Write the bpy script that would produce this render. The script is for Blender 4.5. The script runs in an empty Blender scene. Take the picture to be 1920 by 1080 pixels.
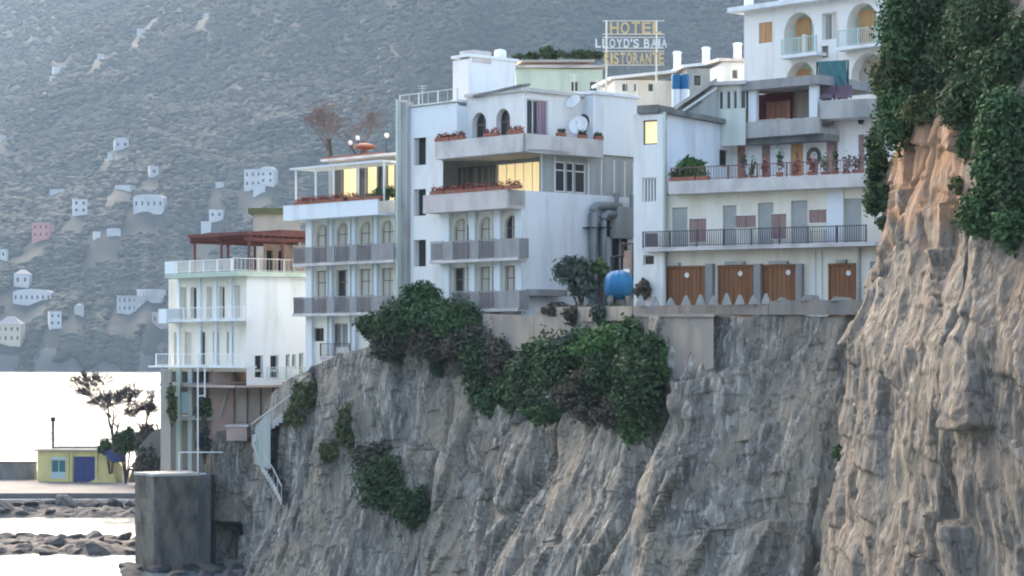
import bpy, bmesh, math, random
import numpy as np
from mathutils import Vector

# ------------------------------------------------------------------ camera, sky, sun, exposure
scene = bpy.context.scene
col = scene.collection
R = math.radians
FP, HZ, CH = 4400.0, 665.0, 15.0          # focal length in photo pixels, horizon row, camera height
cam_d = bpy.data.cameras.new('camera')
cam = bpy.data.objects.new('camera', cam_d)
col.objects.link(cam)
cam.location = (0, 0, CH)
cam.rotation_euler = (R(90), 0, 0)
cam_d.sensor_width = 36
cam_d.lens = 36 * FP / 1920
cam_d.shift_y = (HZ - 540) / 1920
cam_d.clip_start = 1
cam_d.clip_end = 40000
scene.camera = cam

SUN_DIR = Vector((-0.34, 0.94, 0.0)).normalized()
SUN_EL = R(28)
w = bpy.data.worlds.new('World')
scene.world = w
w.use_nodes = True
nt = w.node_tree
sky = nt.nodes.new('ShaderNodeTexSky')
sky.sky_type = 'NISHITA'
sky.sun_disc = False
sky.sun_elevation = SUN_EL
sky.sun_rotation = math.atan2(SUN_DIR.x, SUN_DIR.y)
sky.air_density = 1.0
sky.dust_density = 6.0
sky.ozone_density = 0.4
bg = nt.nodes['Background']
bg.inputs['Strength'].default_value = 0.15
nt.links.new(sky.outputs[0], bg.inputs['Color'])

sun_l = bpy.data.lights.new('sun', 'SUN')
sun_l.energy = 0.5
sun_l.angle = R(50)
sun_l.color = (1.0, 0.98, 0.96)
sun = bpy.data.objects.new('sun', sun_l)
col.objects.link(sun)
sd = Vector((SUN_DIR.x * math.cos(SUN_EL), SUN_DIR.y * math.cos(SUN_EL), math.sin(SUN_EL)))
sun.rotation_euler = sd.to_track_quat('Z', 'Y').to_euler()

scene.view_settings.view_transform = 'Standard'
scene.view_settings.look = 'None'
scene.view_settings.gamma = 1
scene.view_settings.use_curve_mapping = False
scene.view_settings.exposure = 2.3
scene.cycles.volume_bounces = 1
scene.cycles.max_bounces = 6
scene.cycles.filter_width = 2.0

# ------------------------------------------------------------------ helpers
rng = random.Random(7)
nrg = np.random.default_rng(11)


def P(px, py, Y):
    return Vector(((px - 960) / FP * Y, Y, CH + (HZ - py) / FP * Y))


def lerp(xs, ys, x):
    return np.interp(x, xs, ys)


def vnoise(x, y, z, seed=0):
    x = np.asarray(x, float); y = np.asarray(y, float); z = np.asarray(z, float)
    x, y, z = np.broadcast_arrays(x, y, z)
    xi = np.floor(x).astype(np.int64); yi = np.floor(y).astype(np.int64); zi = np.floor(z).astype(np.int64)
    fx = x - xi; fy = y - yi; fz = z - zi
    fx = fx * fx * fx * (fx * (fx * 6 - 15) + 10); fy = fy * fy * fy * (fy * (fy * 6 - 15) + 10); fz = fz * fz * fz * (fz * (fz * 6 - 15) + 10)

    def h(a, b, c):
        n = (a * 374761393 + b * 668265263 + c * 2147483647 + seed * 1274126177) & 0xffffffff
        n = ((n ^ (n >> 13)) * 1274126177) & 0xffffffff
        n = ((n ^ (n >> 16)) * 2246822519) & 0xffffffff
        return ((n ^ (n >> 15)) & 0xffffff) / 8388607.5 - 1
    r = 0
    for dx in (0, 1):
        for dy in (0, 1):
            for dz in (0, 1):
                wgt = (fx if dx else 1 - fx) * (fy if dy else 1 - fy) * (fz if dz else 1 - fz)
                r = r + wgt * h(xi + dx, yi + dy, zi + dz)
    return r


def fbm(x, y, z, oct=4, seed=0, ridged=False):
    a, s, t = 1.0, 0.0, 0.0
    for i in range(oct):
        n = vnoise(x, y, z, seed + i * 17)
        if ridged:
            n = 1 - 2 * np.abs(n)
        s = s + a * n
        t += a
        a *= 0.5
        x = np.asarray(x) * 2.03 + 3.1; y = np.asarray(y) * 2.03 + 1.7; z = np.asarray(z) * 2.03 + 5.3
    return s / t


class MB:
    """collects geometry in world coordinates and links it as ONE mesh object"""
    def __init__(s):
        s.v = []; s.f = []

    def quad(s, a, b, c, d):
        n = len(s.v); s.v += [tuple(a), tuple(b), tuple(c), tuple(d)]; s.f.append((n, n + 1, n + 2, n + 3))

    def poly(s, pts):
        n = len(s.v); s.v += [tuple(p) for p in pts]; s.f.append(tuple(range(n, n + len(pts))))

    def hexa(s, p):     # 8 corners: bottom 0-3, top 4-7
        n = len(s.v); s.v += [tuple(q) for q in p]
        for f in ((3, 2, 1, 0), (4, 5, 6, 7), (0, 1, 5, 4), (1, 2, 6, 5), (2, 3, 7, 6), (3, 0, 4, 7)):
            s.f.append(tuple(n + i for i in f))

    def box(s, x0, x1, y0, y1, z0, z1):
        s.hexa([(x0, y0, z0), (x1, y0, z0), (x1, y1, z0), (x0, y1, z0), (x0, y0, z1), (x1, y0, z1), (x1, y1, z1), (x0, y1, z1)])

    def prism(s, pts, vec):   # pts: planar polygon, extruded by vec
        n = len(s.v); k = len(pts); vec = Vector(vec)
        s.v += [tuple(p) for p in pts] + [tuple(Vector(p) + vec) for p in pts]
        s.f.append(tuple(range(n + k - 1, n - 1, -1))); s.f.append(tuple(range(n + k, n + 2 * k)))
        for i in range(k):
            j = (i + 1) % k
            s.f.append((n + i, n + j, n + k + j, n + k + i))

    def tube(s, pts, rads, seg=8, cap=True):
        pts = [Vector(p) for p in pts]
        if not hasattr(rads, '__len__'): rads = [rads] * len(pts)
        rings = []
        for i, p in enumerate(pts):
            t = (pts[min(i + 1, len(pts) - 1)] - pts[max(i - 1, 0)]).normalized()
            a = t.cross(Vector((0, 0, 1)))
            if a.length < 0.05: a = t.cross(Vector((1, 0, 0)))
            a.normalize(); b = t.cross(a).normalized()
            n = len(s.v)
            for k in range(seg):
                an = 2 * math.pi * k / seg
                s.v.append(tuple(p + (a * math.cos(an) + b * math.sin(an)) * rads[i]))
            rings.append(n)
        for r0, r1 in zip(rings, rings[1:]):
            for k in range(seg):
                j = (k + 1) % seg
                s.f.append((r0 + k, r0 + j, r1 + j, r1 + k))
        if cap:
            s.f.append(tuple(rings[0] + k for k in range(seg))); s.f.append(tuple(rings[-1] + k for k in range(seg)))

    def lathe(s, c, prof, seg=14):   # prof: (radius, z) from bottom to top
        c = Vector(c); rings = []
        for r, z in prof:
            n = len(s.v)
            for k in range(seg):
                an = 2 * math.pi * k / seg
                s.v.append((c.x + r * math.cos(an), c.y + r * math.sin(an), c.z + z))
            rings.append(n)
        for r0, r1 in zip(rings, rings[1:]):
            for k in range(seg):
                j = (k + 1) % seg
                s.f.append((r0 + k, r0 + j, r1 + j, r1 + k))
        s.f.append(tuple(rings[0] + k for k in range(seg))); s.f.append(tuple(rings[-1] + k for k in range(seg)))

    def build(s, name, m, parent=None, smooth=False, recalc=True):
        off = world_loc(parent) if parent else Vector((0, 0, 0))
        me = bpy.data.meshes.new(name)
        me.from_pydata([(a - off.x, b - off.y, c - off.z) for a, b, c in s.v], [], s.f)
        if recalc and len(s.f) < 20000:
            bm = bmesh.new(); bm.from_mesh(me)
            bmesh.ops.recalc_face_normals(bm, faces=bm.faces)
            bm.to_mesh(me); bm.free()
        if smooth:
            me.polygons.foreach_set('use_smooth', [True] * len(me.polygons))
        me.materials.append(m)
        o = bpy.data.objects.new(name, me)
        col.objects.link(o)
        if parent: o.parent = parent
        return o


def world_loc(o):
    v = Vector(o.location)
    while o.parent:
        o = o.parent; v = v + Vector(o.location)
    return v


def tag(o, label=None, cat=None, group=None, kind=None):
    if label: o['label'] = label
    if cat: o['category'] = cat
    if group: o['group'] = group
    if kind: o['kind'] = kind
    return o


def thing(name, label, cat, loc, group=None):
    o = bpy.data.objects.new(name, None)
    o.empty_display_size = 0.3
    col.objects.link(o); o.location = loc
    return tag(o, label, cat, group)


def np_mesh(name, V, Fq, m, smooth=True, parent=None, kind=None):
    me = bpy.data.meshes.new(name)
    off = world_loc(parent) if parent else Vector((0, 0, 0))
    V = np.asarray(V, np.float32) - np.array(off, np.float32)
    Fq = np.asarray(Fq, np.int32); n, k = Fq.shape
    me.vertices.add(len(V)); me.vertices.foreach_set('co', V.ravel())
    me.loops.add(n * k); me.loops.foreach_set('vertex_index', Fq.ravel())
    me.polygons.add(n)
    me.polygons.foreach_set('loop_start', np.arange(n, dtype=np.int32) * k)
    me.update(calc_edges=True)
    if smooth: me.polygons.foreach_set('use_smooth', np.ones(n, bool))
    me.validate()
    me.materials.append(m)
    o = bpy.data.objects.new(name, me); col.objects.link(o)
    if parent: o.parent = parent
    if kind: o['kind'] = kind
    return o


def grid_faces(nu, nv):
    i = np.arange(nu - 1)[:, None] * nv + np.arange(nv - 1)[None, :]
    i = i.ravel()
    return np.stack([i, i + nv, i + nv + 1, i + 1], 1)


# ------------------------------------------------------------------ materials
def mat(name, c, rough=0.85, c2=None, scale=(1, 1, 1), lo=0.42, hi=0.66, bump=0.0, bscale=6.0, metal=0.0,
        emit=0.0, spec=0.3, detail=6, c3=None, scale3=(3, 3, 3), lo3=0.5, hi3=0.7, island=0.0):
    m = bpy.data.materials.new(name); m.use_nodes = True
    t = m.node_tree; b = t.nodes['Principled BSDF']
    b.inputs['Roughness'].default_value = rough
    b.inputs['Metallic'].default_value = metal
    b.inputs['Specular IOR Level'].default_value = spec
    b.inputs['Base Color'].default_value = (*c, 1)
    if c2 is None and bump == 0 and not island:
        if emit:
            b.inputs['Emission Color'].default_value = (*c, 1); b.inputs['Emission Strength'].default_value = emit
        return m
    geo = t.nodes.new('ShaderNodeNewGeometry')

    def noise(sc, det, lo_, hi_):
        mp = t.nodes.new('ShaderNodeMapping'); mp.inputs['Scale'].default_value = sc
        t.links.new(geo.outputs['Position'], mp.inputs['Vector'])
        n = t.nodes.new('ShaderNodeTexNoise'); n.inputs['Scale'].default_value = 1; n.inputs['Detail'].default_value = det
        n.inputs['Roughness'].default_value = 0.6
        t.links.new(mp.outputs[0], n.inputs['Vector'])
        mr = t.nodes.new('ShaderNodeMapRange'); mr.inputs['From Min'].default_value = lo_; mr.inputs['From Max'].default_value = hi_
        t.links.new(n.outputs['Fac'], mr.inputs['Value'])
        return mr.outputs[0]

    def mix(fac, a, bcol):
        x = t.nodes.new('ShaderNodeMix'); x.data_type = 'RGBA'
        t.links.new(fac, x.inputs[0])
        if isinstance(a, tuple): x.inputs[6].default_value = (*a, 1)
        else: t.links.new(a, x.inputs[6])
        if isinstance(bcol, tuple): x.inputs[7].default_value = (*bcol, 1)
        else: t.links.new(bcol, x.inputs[7])
        return x.outputs[2]
    out = c
    if c2 is not None:
        out = mix(noise(scale, detail, lo, hi), out, c2)
    if c3 is not None:
        out = mix(noise(scale3, detail, lo3, hi3), out, c3)
    if island:
        hs = t.nodes.new('ShaderNodeHueSaturation')
        mr = t.nodes.new('ShaderNodeMapRange')
        mr.inputs['To Min'].default_value = 1 - island; mr.inputs['To Max'].default_value = 1 + island
        t.links.new(geo.outputs['Random Per Island'], mr.inputs['Value'])
        t.links.new(mr.outputs[0], hs.inputs['Value'])
        if isinstance(out, tuple): hs.inputs['Color'].default_value = (*out, 1)
        else: t.links.new(out, hs.inputs['Color'])
        out = hs.outputs['Color']
    if not isinstance(out, tuple):
        t.links.new(out, b.inputs['Base Color'])
        if emit:
            t.links.new(out, b.inputs['Emission Color']); b.inputs['Emission Strength'].default_value = emit
    if bump:
        n = t.nodes.new('ShaderNodeTexNoise'); n.inputs['Scale'].default_value = bscale; n.inputs['Detail'].default_value = 5
        t.links.new(geo.outputs['Position'], n.inputs['Vector'])
        bp = t.nodes.new('ShaderNodeBump'); bp.inputs['Strength'].default_value = 0.5; bp.inputs['Distance'].default_value = bump
        t.links.new(n.outputs['Fac'], bp.inputs['Height']); t.links.new(bp.outputs[0], b.inputs['Normal'])
    return m


M = {}
M['white'] = mat('white_stucco', (0.76, 0.76, 0.74), 0.9, (0.60, 0.59, 0.56), (0.9, 0.9, 0.16), 0.48, 0.78, 0.02, 3, c3=(0.50, 0.50, 0.47), scale3=(2.6, 2.6, 0.35), lo3=0.60, hi3=0.80)
M['cream'] = mat('cream_stucco', (0.76, 0.73, 0.64), 0.9, (0.62, 0.57, 0.46), (1.2, 1.2, 0.2), 0.46, 0.74, 0.02, 3)
M['whiteskytint'] = mat('white_paint_sky_tint', (0.69, 0.74, 0.77), 0.8, (0.53, 0.56, 0.575), (0.8, 0.8, 0.16), 0.5, 0.75, c3=(0.55, 0.54, 0.50), scale3=(3.0, 3.0, 0.25), lo3=0.62, hi3=0.80)  # bluish sky light on the side walls is mixed into this white
M['greenwhite'] = mat('greenish_render', (0.56, 0.60, 0.55), 0.9, (0.42, 0.46, 0.41), (1.2, 1.2, 0.12), 0.42, 0.68)
M['concrete'] = mat('concrete', (0.42, 0.42, 0.40), 0.92, (0.27, 0.27, 0.26), (0.8, 0.8, 0.3), 0.42, 0.66, 0.03, 4)
M['parapet'] = mat('parapet_concrete', (0.57, 0.55, 0.53), 0.92, (0.38, 0.36, 0.35), (0.9, 0.9, 0.5), 0.42, 0.70, 0.02, 4)
M['pinkparapet'] = mat('pinkish_parapet', (0.56, 0.50, 0.48), 0.92, (0.44, 0.40, 0.39), (0.9, 0.9, 0.4), 0.42, 0.70, 0.02, 4)
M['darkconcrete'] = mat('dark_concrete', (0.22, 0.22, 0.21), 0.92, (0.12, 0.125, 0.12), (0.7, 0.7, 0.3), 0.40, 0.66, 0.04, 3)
M['towerstone'] = mat('old_masonry', (0.15, 0.138, 0.118), 0.95, (0.065, 0.062, 0.056), (1.3, 1.3, 0.6), 0.40, 0.66, 0.06, 2.5)  # same masonry on both visible faces of the tower
M['balustrade'] = mat('balustrade_panel', (0.17, 0.155, 0.16), 0.6, (0.22, 0.205, 0.21), (1.5, 1.5, 0.6), 0.4, 0.7)
M['balpost'] = mat('grey_balcony_render', (0.29, 0.29, 0.29), 0.85, (0.21, 0.21, 0.213), (1.5, 1.5, 0.5), 0.4, 0.7)
M['glass'] = mat('window_glass', (0.035, 0.042, 0.048), 0.12, spec=0.5)
M['dark'] = mat('interior_shade_black', (0.02, 0.022, 0.024), 0.7)  # near-black, stands in for the shade inside openings
M['blind'] = mat('pale_blind', (0.60, 0.57, 0.50), 0.8, (0.46, 0.43, 0.37), (5, 5, 0.3), 0.4, 0.65)
M['curtain'] = mat('grey_curtain', (0.36, 0.36, 0.33), 0.85, (0.20, 0.20, 0.19), (4, 4, 0.2), 0.40, 0.6)
M['lit'] = mat('lit_blind', (0.86, 0.68, 0.36), 0.8, (0.80, 0.62, 0.34), (3, 3, 0.3), 0.4, 0.65, emit=0.18)
M['purple'] = mat('mauve_curtain', (0.30, 0.22, 0.26), 0.8, (0.20, 0.14, 0.17), (6, 6, 0.2), 0.42, 0.6)
M['greypanel'] = mat('grey_green_panel', (0.34, 0.37, 0.36), 0.6, (0.27, 0.30, 0.29), (2, 2, 0.3), 0.4, 0.7)
M['greydoor'] = mat('grey_roller_door', (0.40, 0.42, 0.41), 0.7, (0.33, 0.35, 0.34), (1, 1, 1), 0.4, 0.7)
M['pinkshutter'] = mat('faded_pink_shutter', (0.36, 0.24, 0.22), 0.75, (0.27, 0.18, 0.17), (3, 3, 0.6), 0.4, 0.7)
M['pinkdoor'] = mat('pink_door', (0.42, 0.21, 0.16), 0.7, (0.32, 0.17, 0.14), (3, 3, 0.5), 0.4, 0.7)
M['orangedoor'] = mat('orange_shutter', (0.52, 0.30, 0.14), 0.7, (0.40, 0.22, 0.10), (3, 3, 0.7), 0.4, 0.7)
M['wood'] = mat('brown_wood', (0.26, 0.12, 0.055), 0.7, (0.17, 0.075, 0.035), (3, 3, 0.4), 0.4, 0.7, island=0.25)
M['railred'] = mat('rusty_rail', (0.20, 0.11, 0.10), 0.7)
M['raildark'] = mat('dark_rail', (0.10, 0.09, 0.10), 0.6)
M['railwhite'] = mat('white_rail', (0.72, 0.75, 0.74), 0.6)
M['railgrey'] = mat('dull_rail', (0.42, 0.45, 0.43), 0.7)
M['frame'] = mat('white_frame', (0.72, 0.72, 0.70), 0.6)
M['framebrown'] = mat('brown_frame', (0.16, 0.12, 0.10), 0.6)
M['terracotta'] = mat('terracotta', (0.33, 0.13, 0.085), 0.85, (0.22, 0.09, 0.06), (4, 4, 4), 0.4, 0.7)
M['redpergola'] = mat('dark_red_paint', (0.14, 0.052, 0.048), 0.85, (0.10, 0.042, 0.04), (1.5, 1.5, 1.5), 0.4, 0.7)
M['tile'] = mat('roof_tile', (0.42, 0.22, 0.14), 0.9, (0.30, 0.17, 0.12), (1.5, 1.5, 1.5), 0.4, 0.7, island=0.25)
M['salmon'] = mat('salmon_plaster', (0.45, 0.33, 0.28), 0.92, (0.34, 0.27, 0.24), (0.8, 0.8, 0.5), 0.4, 0.7, c3=(0.30, 0.28, 0.25), scale3=(2, 2, 0.6), lo3=0.55, hi3=0.75)
M['beigepanel'] = mat('beige_panel', (0.44, 0.40, 0.34), 0.9, (0.34, 0.31, 0.27), (1.5, 1.5, 0.5), 0.4, 0.7)
M['duct'] = mat('galvanised_duct', (0.24, 0.27, 0.28), 0.5, metal=0.3)
M['bluetank'] = mat('blue_plastic', (0.012, 0.12, 0.30), 0.45, (0.012, 0.15, 0.28), (0.8, 0.8, 0.8), 0.4, 0.7)
M['black'] = mat('black_metal', (0.03, 0.03, 0.033), 0.6)
M['yellow'] = mat('yellow_paint', (0.66, 0.58, 0.26), 0.9, (0.50, 0.45, 0.24), (0.7, 0.7, 0.4), 0.42, 0.70)
M['blue'] = mat('blue_door_paint', (0.045, 0.065, 0.20), 0.7, (0.06, 0.08, 0.19), (2, 2, 0.5), 0.4, 0.7)
M['teal'] = mat('teal_paint', (0.05, 0.15, 0.16), 0.7, (0.07, 0.18, 0.19), (2, 2, 2), 0.4, 0.7)
M['tealpale'] = mat('pale_aqua_paint', (0.42, 0.56, 0.54), 0.8)
M['mint'] = mat('mint_render', (0.46, 0.55, 0.47), 0.9, (0.36, 0.44, 0.38), (1, 1, 0.3), 0.4, 0.7)
M['mauve'] = mat('mauve_fabric', (0.16, 0.11, 0.15), 0.9)
M['maroon'] = mat('maroon_panel', (0.15, 0.035, 0.05), 0.8, (0.10, 0.03, 0.04), (1, 1, 0.5), 0.4, 0.7)
M['quay'] = mat('quay_concrete', (0.17, 0.165, 0.165), 0.95, (0.11, 0.11, 0.11), (0.35, 0.35, 0.35), 0.4, 0.7, 0.03, 2)
M['boulder'] = mat('boulder_rock', (0.11, 0.104, 0.10), 0.95, (0.05, 0.048, 0.048), (1.1, 1.1, 1.1), 0.38, 0.62, 0.3, 2.2, c3=(0.16, 0.152, 0.145), scale3=(2.5, 2.5, 2.5), lo3=0.58, hi3=0.72)
M['signorange'] = mat('orange_letters', (0.46, 0.36, 0.18), 0.6)
M['signwhite'] = mat('pale_letters', (0.50, 0.56, 0.59), 0.6)
M['signpole'] = mat('sign_steel', (0.60, 0.60, 0.56), 0.5)
M['bark'] = mat('bark', (0.10, 0.08, 0.065), 0.95, (0.06, 0.05, 0.04), (3, 3, 0.6), 0.4, 0.7)
M['globe'] = mat('lamp_globe', (0.85, 0.86, 0.84), 0.3)
M['plastic'] = mat('white_plastic', (0.72, 0.73, 0.72), 0.5)
M['paving'] = mat('terrace_paving', (0.34, 0.32, 0.30), 0.9, (0.26, 0.25, 0.24), (0.6, 0.6, 0.6), 0.4, 0.7)
M['retain'] = mat('retaining_wall_render', (0.27, 0.24, 0.21), 0.94, (0.17, 0.158, 0.143), (1.0, 1.0, 0.18), 0.40, 0.66, 0.04, 3, c3=(0.20, 0.20, 0.19), scale3=(0.5, 0.5, 0.4), lo3=0.5, hi3=0.62)


def leafmat(name, c, c2, island=0.45):
    m = mat(name, c, 0.9, c2, (0.6, 0.6, 0.6), 0.38, 0.66, island=island, spec=0.05)
    b = m.node_tree.nodes['Principled BSDF']
    b.inputs['Transmission Weight'].default_value = 0.0
    return m


M['leafdark'] = leafmat('dark_leaves', (0.072, 0.108, 0.054), (0.055, 0.086, 0.048), 0.30)
M['leafmid'] = leafmat('mid_leaves', (0.079, 0.139, 0.062), (0.060, 0.108, 0.055), 0.30)
M['leafbright'] = leafmat('bright_leaves', (0.096, 0.180, 0.060), (0.072, 0.142, 0.055), 0.30)
M['leafolive'] = leafmat('olive_leaves', (0.126, 0.138, 0.066), (0.090, 0.106, 0.054), 0.32)
M['leafdry'] = leafmat('dry_scrub', (0.114, 0.102, 0.078), (0.079, 0.076, 0.060), 0.32)
M['leafgrey'] = leafmat('grey_green_leaves', (0.084, 0.108, 0.090), (0.060, 0.079, 0.067), 0.32)
M['flower'] = mat('red_flowers', (0.30, 0.055, 0.05), 0.8, (0.14, 0.07, 0.045), (5, 5, 5), 0.4, 0.6, island=0.4)
M['twig'] = mat('twigs', (0.05, 0.042, 0.044), 0.95)
M['redtwig'] = mat('reddish_twigs', (0.20, 0.145, 0.13), 0.95)


def rock_material(name, base, alt, warm, warm_lo=0.5, warm_hi=0.62, light=(0.42, 0.40, 0.352)):
    m = bpy.data.materials.new(name); m.use_nodes = True
    t = m.node_tree; b = t.nodes['Principled BSDF']
    b.inputs['Roughness'].default_value = 0.95; b.inputs['Specular IOR Level'].default_value = 0.15
    geo = t.nodes.new('ShaderNodeNewGeometry')

    def noise(sc, det=8, lo=0.4, hi=0.6, dist=0.0):
        mp = t.nodes.new('ShaderNodeMapping'); mp.inputs['Scale'].default_value = sc
        t.links.new(geo.outputs['Position'], mp.inputs['Vector'])
        n = t.nodes.new('ShaderNodeTexNoise'); n.inputs['Scale'].default_value = 1; n.inputs['Detail'].default_value = det
        n.inputs['Roughness'].default_value = 0.65; n.inputs['Distortion'].default_value = dist
        t.links.new(mp.outputs[0], n.inputs['Vector'])
        mr = t.nodes.new('ShaderNodeMapRange'); mr.inputs['From Min'].default_value = lo; mr.inputs['From Max'].default_value = hi
        t.links.new(n.outputs['Fac'], mr.inputs['Value'])
        return mr.outputs[0], n.outputs['Fac']

    def mix(fac, a, c):
        x = t.nodes.new('ShaderNodeMix'); x.data_type = 'RGBA'
        t.links.new(fac, x.inputs[0])
        if isinstance(a, tuple): x.inputs[6].default_value = (*a, 1)
        else: t.links.new(a, x.inputs[6])
        x.inputs[7].default_value = (*c, 1)
        return x.outputs[2]
    c = mix(noise((0.5, 0.5, 0.14), 9, 0.38, 0.62, 1.2)[0], base, alt)
    c = mix(noise((1.5, 1.5, 0.30), 9, 0.50, 0.66, 1.6)[0], c, light)
    c = mix(noise((0.16, 0.16, 0.11), 6, warm_lo, warm_hi, 1.0)[0], c, warm)
    c = mix(noise((2.4, 2.4, 0.8), 9, 0.54, 0.68, 1.5)[0], c, tuple(x * 0.34 for x in base))
    c = mix(noise((0.28, 0.28, 0.22), 7, 0.63, 0.74, 1.5)[0], c, (0.075, 0.085, 0.055))
    # dark seams between the broken blocks
    mp = t.nodes.new('ShaderNodeMapping'); mp.inputs['Scale'].default_value = (0.42, 0.42, 0.17); mp.inputs['Rotation'].default_value = (0.15, 0.3, 0)
    nz = t.nodes.new('ShaderNodeTexNoise'); nz.inputs['Scale'].default_value = 0.55; nz.inputs['Detail'].default_value = 6
    t.links.new(geo.outputs['Position'], nz.inputs['Vector'])
    va = t.nodes.new('ShaderNodeVectorMath'); va.operation = 'MULTIPLY_ADD'; va.inputs[1].default_value = (5, 5, 5)
    t.links.new(nz.outputs['Color'], va.inputs[0]); t.links.new(geo.outputs['Position'], va.inputs[2]); t.links.new(va.outputs[0], mp.inputs['Vector'])
    vo = t.nodes.new('ShaderNodeTexVoronoi'); vo.feature = 'DISTANCE_TO_EDGE'; vo.inputs['Scale'].default_value = 1
    t.links.new(mp.outputs[0], vo.inputs['Vector'])
    mr = t.nodes.new('ShaderNodeMapRange'); mr.inputs['From Min'].default_value = 0.0; mr.inputs['From Max'].default_value = 0.045; mr.inputs['To Min'].default_value = 0.6; mr.inputs['To Max'].default_value = 0
    t.links.new(vo.outputs['Distance'], mr.inputs['Value'])
    c = mix(mr.outputs[0], c, tuple(x * 0.28 for x in base))
    t.links.new(c, b.inputs['Base Color'])
    _, h = noise((2.6, 2.6, 0.9), 10, 0.3, 0.7, 0.6)
    bp = t.nodes.new('ShaderNodeBump'); bp.inputs['Strength'].default_value = 0.9; bp.inputs['Distance'].default_value = 0.18
    t.links.new(h, bp.inputs['Height']); t.links.new(bp.outputs[0], b.inputs['Normal'])
    return m


M['rock'] = rock_material('cliff_rock', (0.245, 0.231, 0.200), (0.125, 0.119, 0.108), (0.265, 0.232, 0.185))
M['rock2'] = rock_material('near_cliff_rock', (0.195, 0.176, 0.154), (0.112, 0.104, 0.093), (0.22, 0.170, 0.135), 0.52, 0.68, (0.29, 0.267, 0.234))


# ------------------------------------------------------------------ plan frames: a wall line with along (u), outward (o), up (z)
class Frame:
    def __init__(s, px, Y, d, flip=False):
        s.O = Vector(((px - 960) / FP * Y, Y)); s.d = Vector(d).normalized()
        n = Vector((s.d.y, -s.d.x))
        s.n = n if n.y < 0 else -n

    def u(s, px, o=0.0):
        k = (px - 960) / FP
        return (k * (s.O.y + s.n.y * o) - s.O.x - s.n.x * o) / (s.d.x - k * s.d.y)

    def z(s, px, py, o=0.0):
        Y = s.O.y + s.d.y * s.u(px, o) + s.n.y * o
        return CH + (HZ - py) / FP * Y

    def pt(s, u, o, z):
        return Vector((s.O.x + s.d.x * u + s.n.x * o, s.O.y + s.d.y * u + s.n.y * o, z))

    def box(s, mb, u0, u1, z0, z1, o0, o1):
        p = [s.pt(u0, o1, z0), s.pt(u1, o1, z0), s.pt(u1, o0, z0), s.pt(u0, o0, z0)]
        mb.hexa(p + [Vector((q.x, q.y, z1)) for q in p])

    def rect(s, px0, px1, py0, py1, o=0.0):
        c = (px0 + px1) / 2
        return (s.u(px0, o), s.u(px1, o), s.z(c, py1, o), s.z(c, py0, o))

    def wall(s, mb, u0, u1, z0, z1, holes=(), o=0.0, depth=0.22):
        us = sorted(set([u0, u1] + [min(max(h[i], u0), u1) for h in holes for i in (0, 1)]))
        zs = sorted(set([z0, z1] + [min(max(h[i], z0), z1) for h in holes for i in (2, 3)]))
        for a, b in zip(us, us[1:]):
            for c, e in zip(zs, zs[1:]):
                um, zm = (a + b) / 2, (c + e) / 2
                if any(h[0] < um < h[1] and h[2] < zm < h[3] for h in holes): continue
                mb.quad(s.pt(a, o, c), s.pt(b, o, c), s.pt(b, o, e), s.pt(a, o, e))
        for h in holes:
            a, b, c, e = max(h[0], u0), min(h[1], u1), max(h[2], z0), min(h[3], z1)
            i = o - depth
            mb.quad(s.pt(a, o, c), s.pt(a, i, c), s.pt(a, i, e), s.pt(a, o, e))
            mb.quad(s.pt(b, o, c), s.pt(b, i, c), s.pt(b, i, e), s.pt(b, o, e))
            mb.quad(s.pt(a, o, c), s.pt(b, o, c), s.pt(b, i, c), s.pt(a, i, c))
            mb.quad(s.pt(a, o, e), s.pt(b, o, e), s.pt(b, i, e), s.pt(a, i, e))

    def arch_fill(s, mb, h, o=0.0, depth=0.22, seg=10):   # fills the corners of a hole so that its top is round
        a, b, c, e = h
        r = (b - a) / 2; um = (a + b) / 2; zc = e - r * 1.05
        for sg in (-1, 1):
            pts = [s.pt(um + sg * r, o - 0.004, e)]
            arc = []
            for k in range(seg + 1):
                an = math.pi / 2 * k / seg
                arc.append(s.pt(um + sg * r * math.cos(an), o - 0.004, zc + (e - zc) * math.sin(an)))
            vec = Vector((-s.n.x * (depth - 0.01), -s.n.y * (depth - 0.01), 0))
            for q0, q1 in zip(arc, arc[1:]):
                mb.prism([pts[0], q0, q1], vec)


def window(fr, parent, h, o=0.0, depth=0.2, pane='glass', frame='frame', fw=0.07, mull=1, trans=False, name='window', panename='pane', cover=0.0):
    a, b, c, e = h
    mb = MB(); i0, i1 = o - depth - 0.06, o - depth + 0.02
    fr.box(mb, a, b, e - fw, e, i0, i1); fr.box(mb, a, b, c, c + fw, i0, i1)
    fr.box(mb, a, a + fw, c + fw, e - fw, i0, i1); fr.box(mb, b - fw, b, c + fw, e - fw, i0, i1)
    for k in range(1, mull + 1):
        um = a + (b - a) * k / (mull + 1)
        fr.box(mb, um - fw / 2, um + fw / 2, c + fw, e - fw, i0, i1 - 0.005)
    if trans:
        zt = e - (e - c) * 0.28
        fr.box(mb, a + fw, b - fw, zt - fw / 2, zt + fw / 2, i0, i1 - 0.01)
    wo = mb.build(name, M[frame], parent)
    p = MB(); fr.box(p, a + 0.01, b - 0.01, c + 0.01, e - 0.01, i0 - 0.05, i0 + 0.03)
    p.build(panename, M[pane], wo)
    if cover:      # blind drawn part of the way across, inside the frame
        q = MB(); q_e = e - fw; q_c = c + fw
        ua, ub = (a + fw, a + (b - a) * cover) if cover > 0 else (b + (b - a) * cover, b - fw)
        fr.box(q, ua, ub, q_c, q_e, i0 + 0.04, i1 - 0.02)
        q.build('blind', M['blind'], wo)
    return wo


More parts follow.
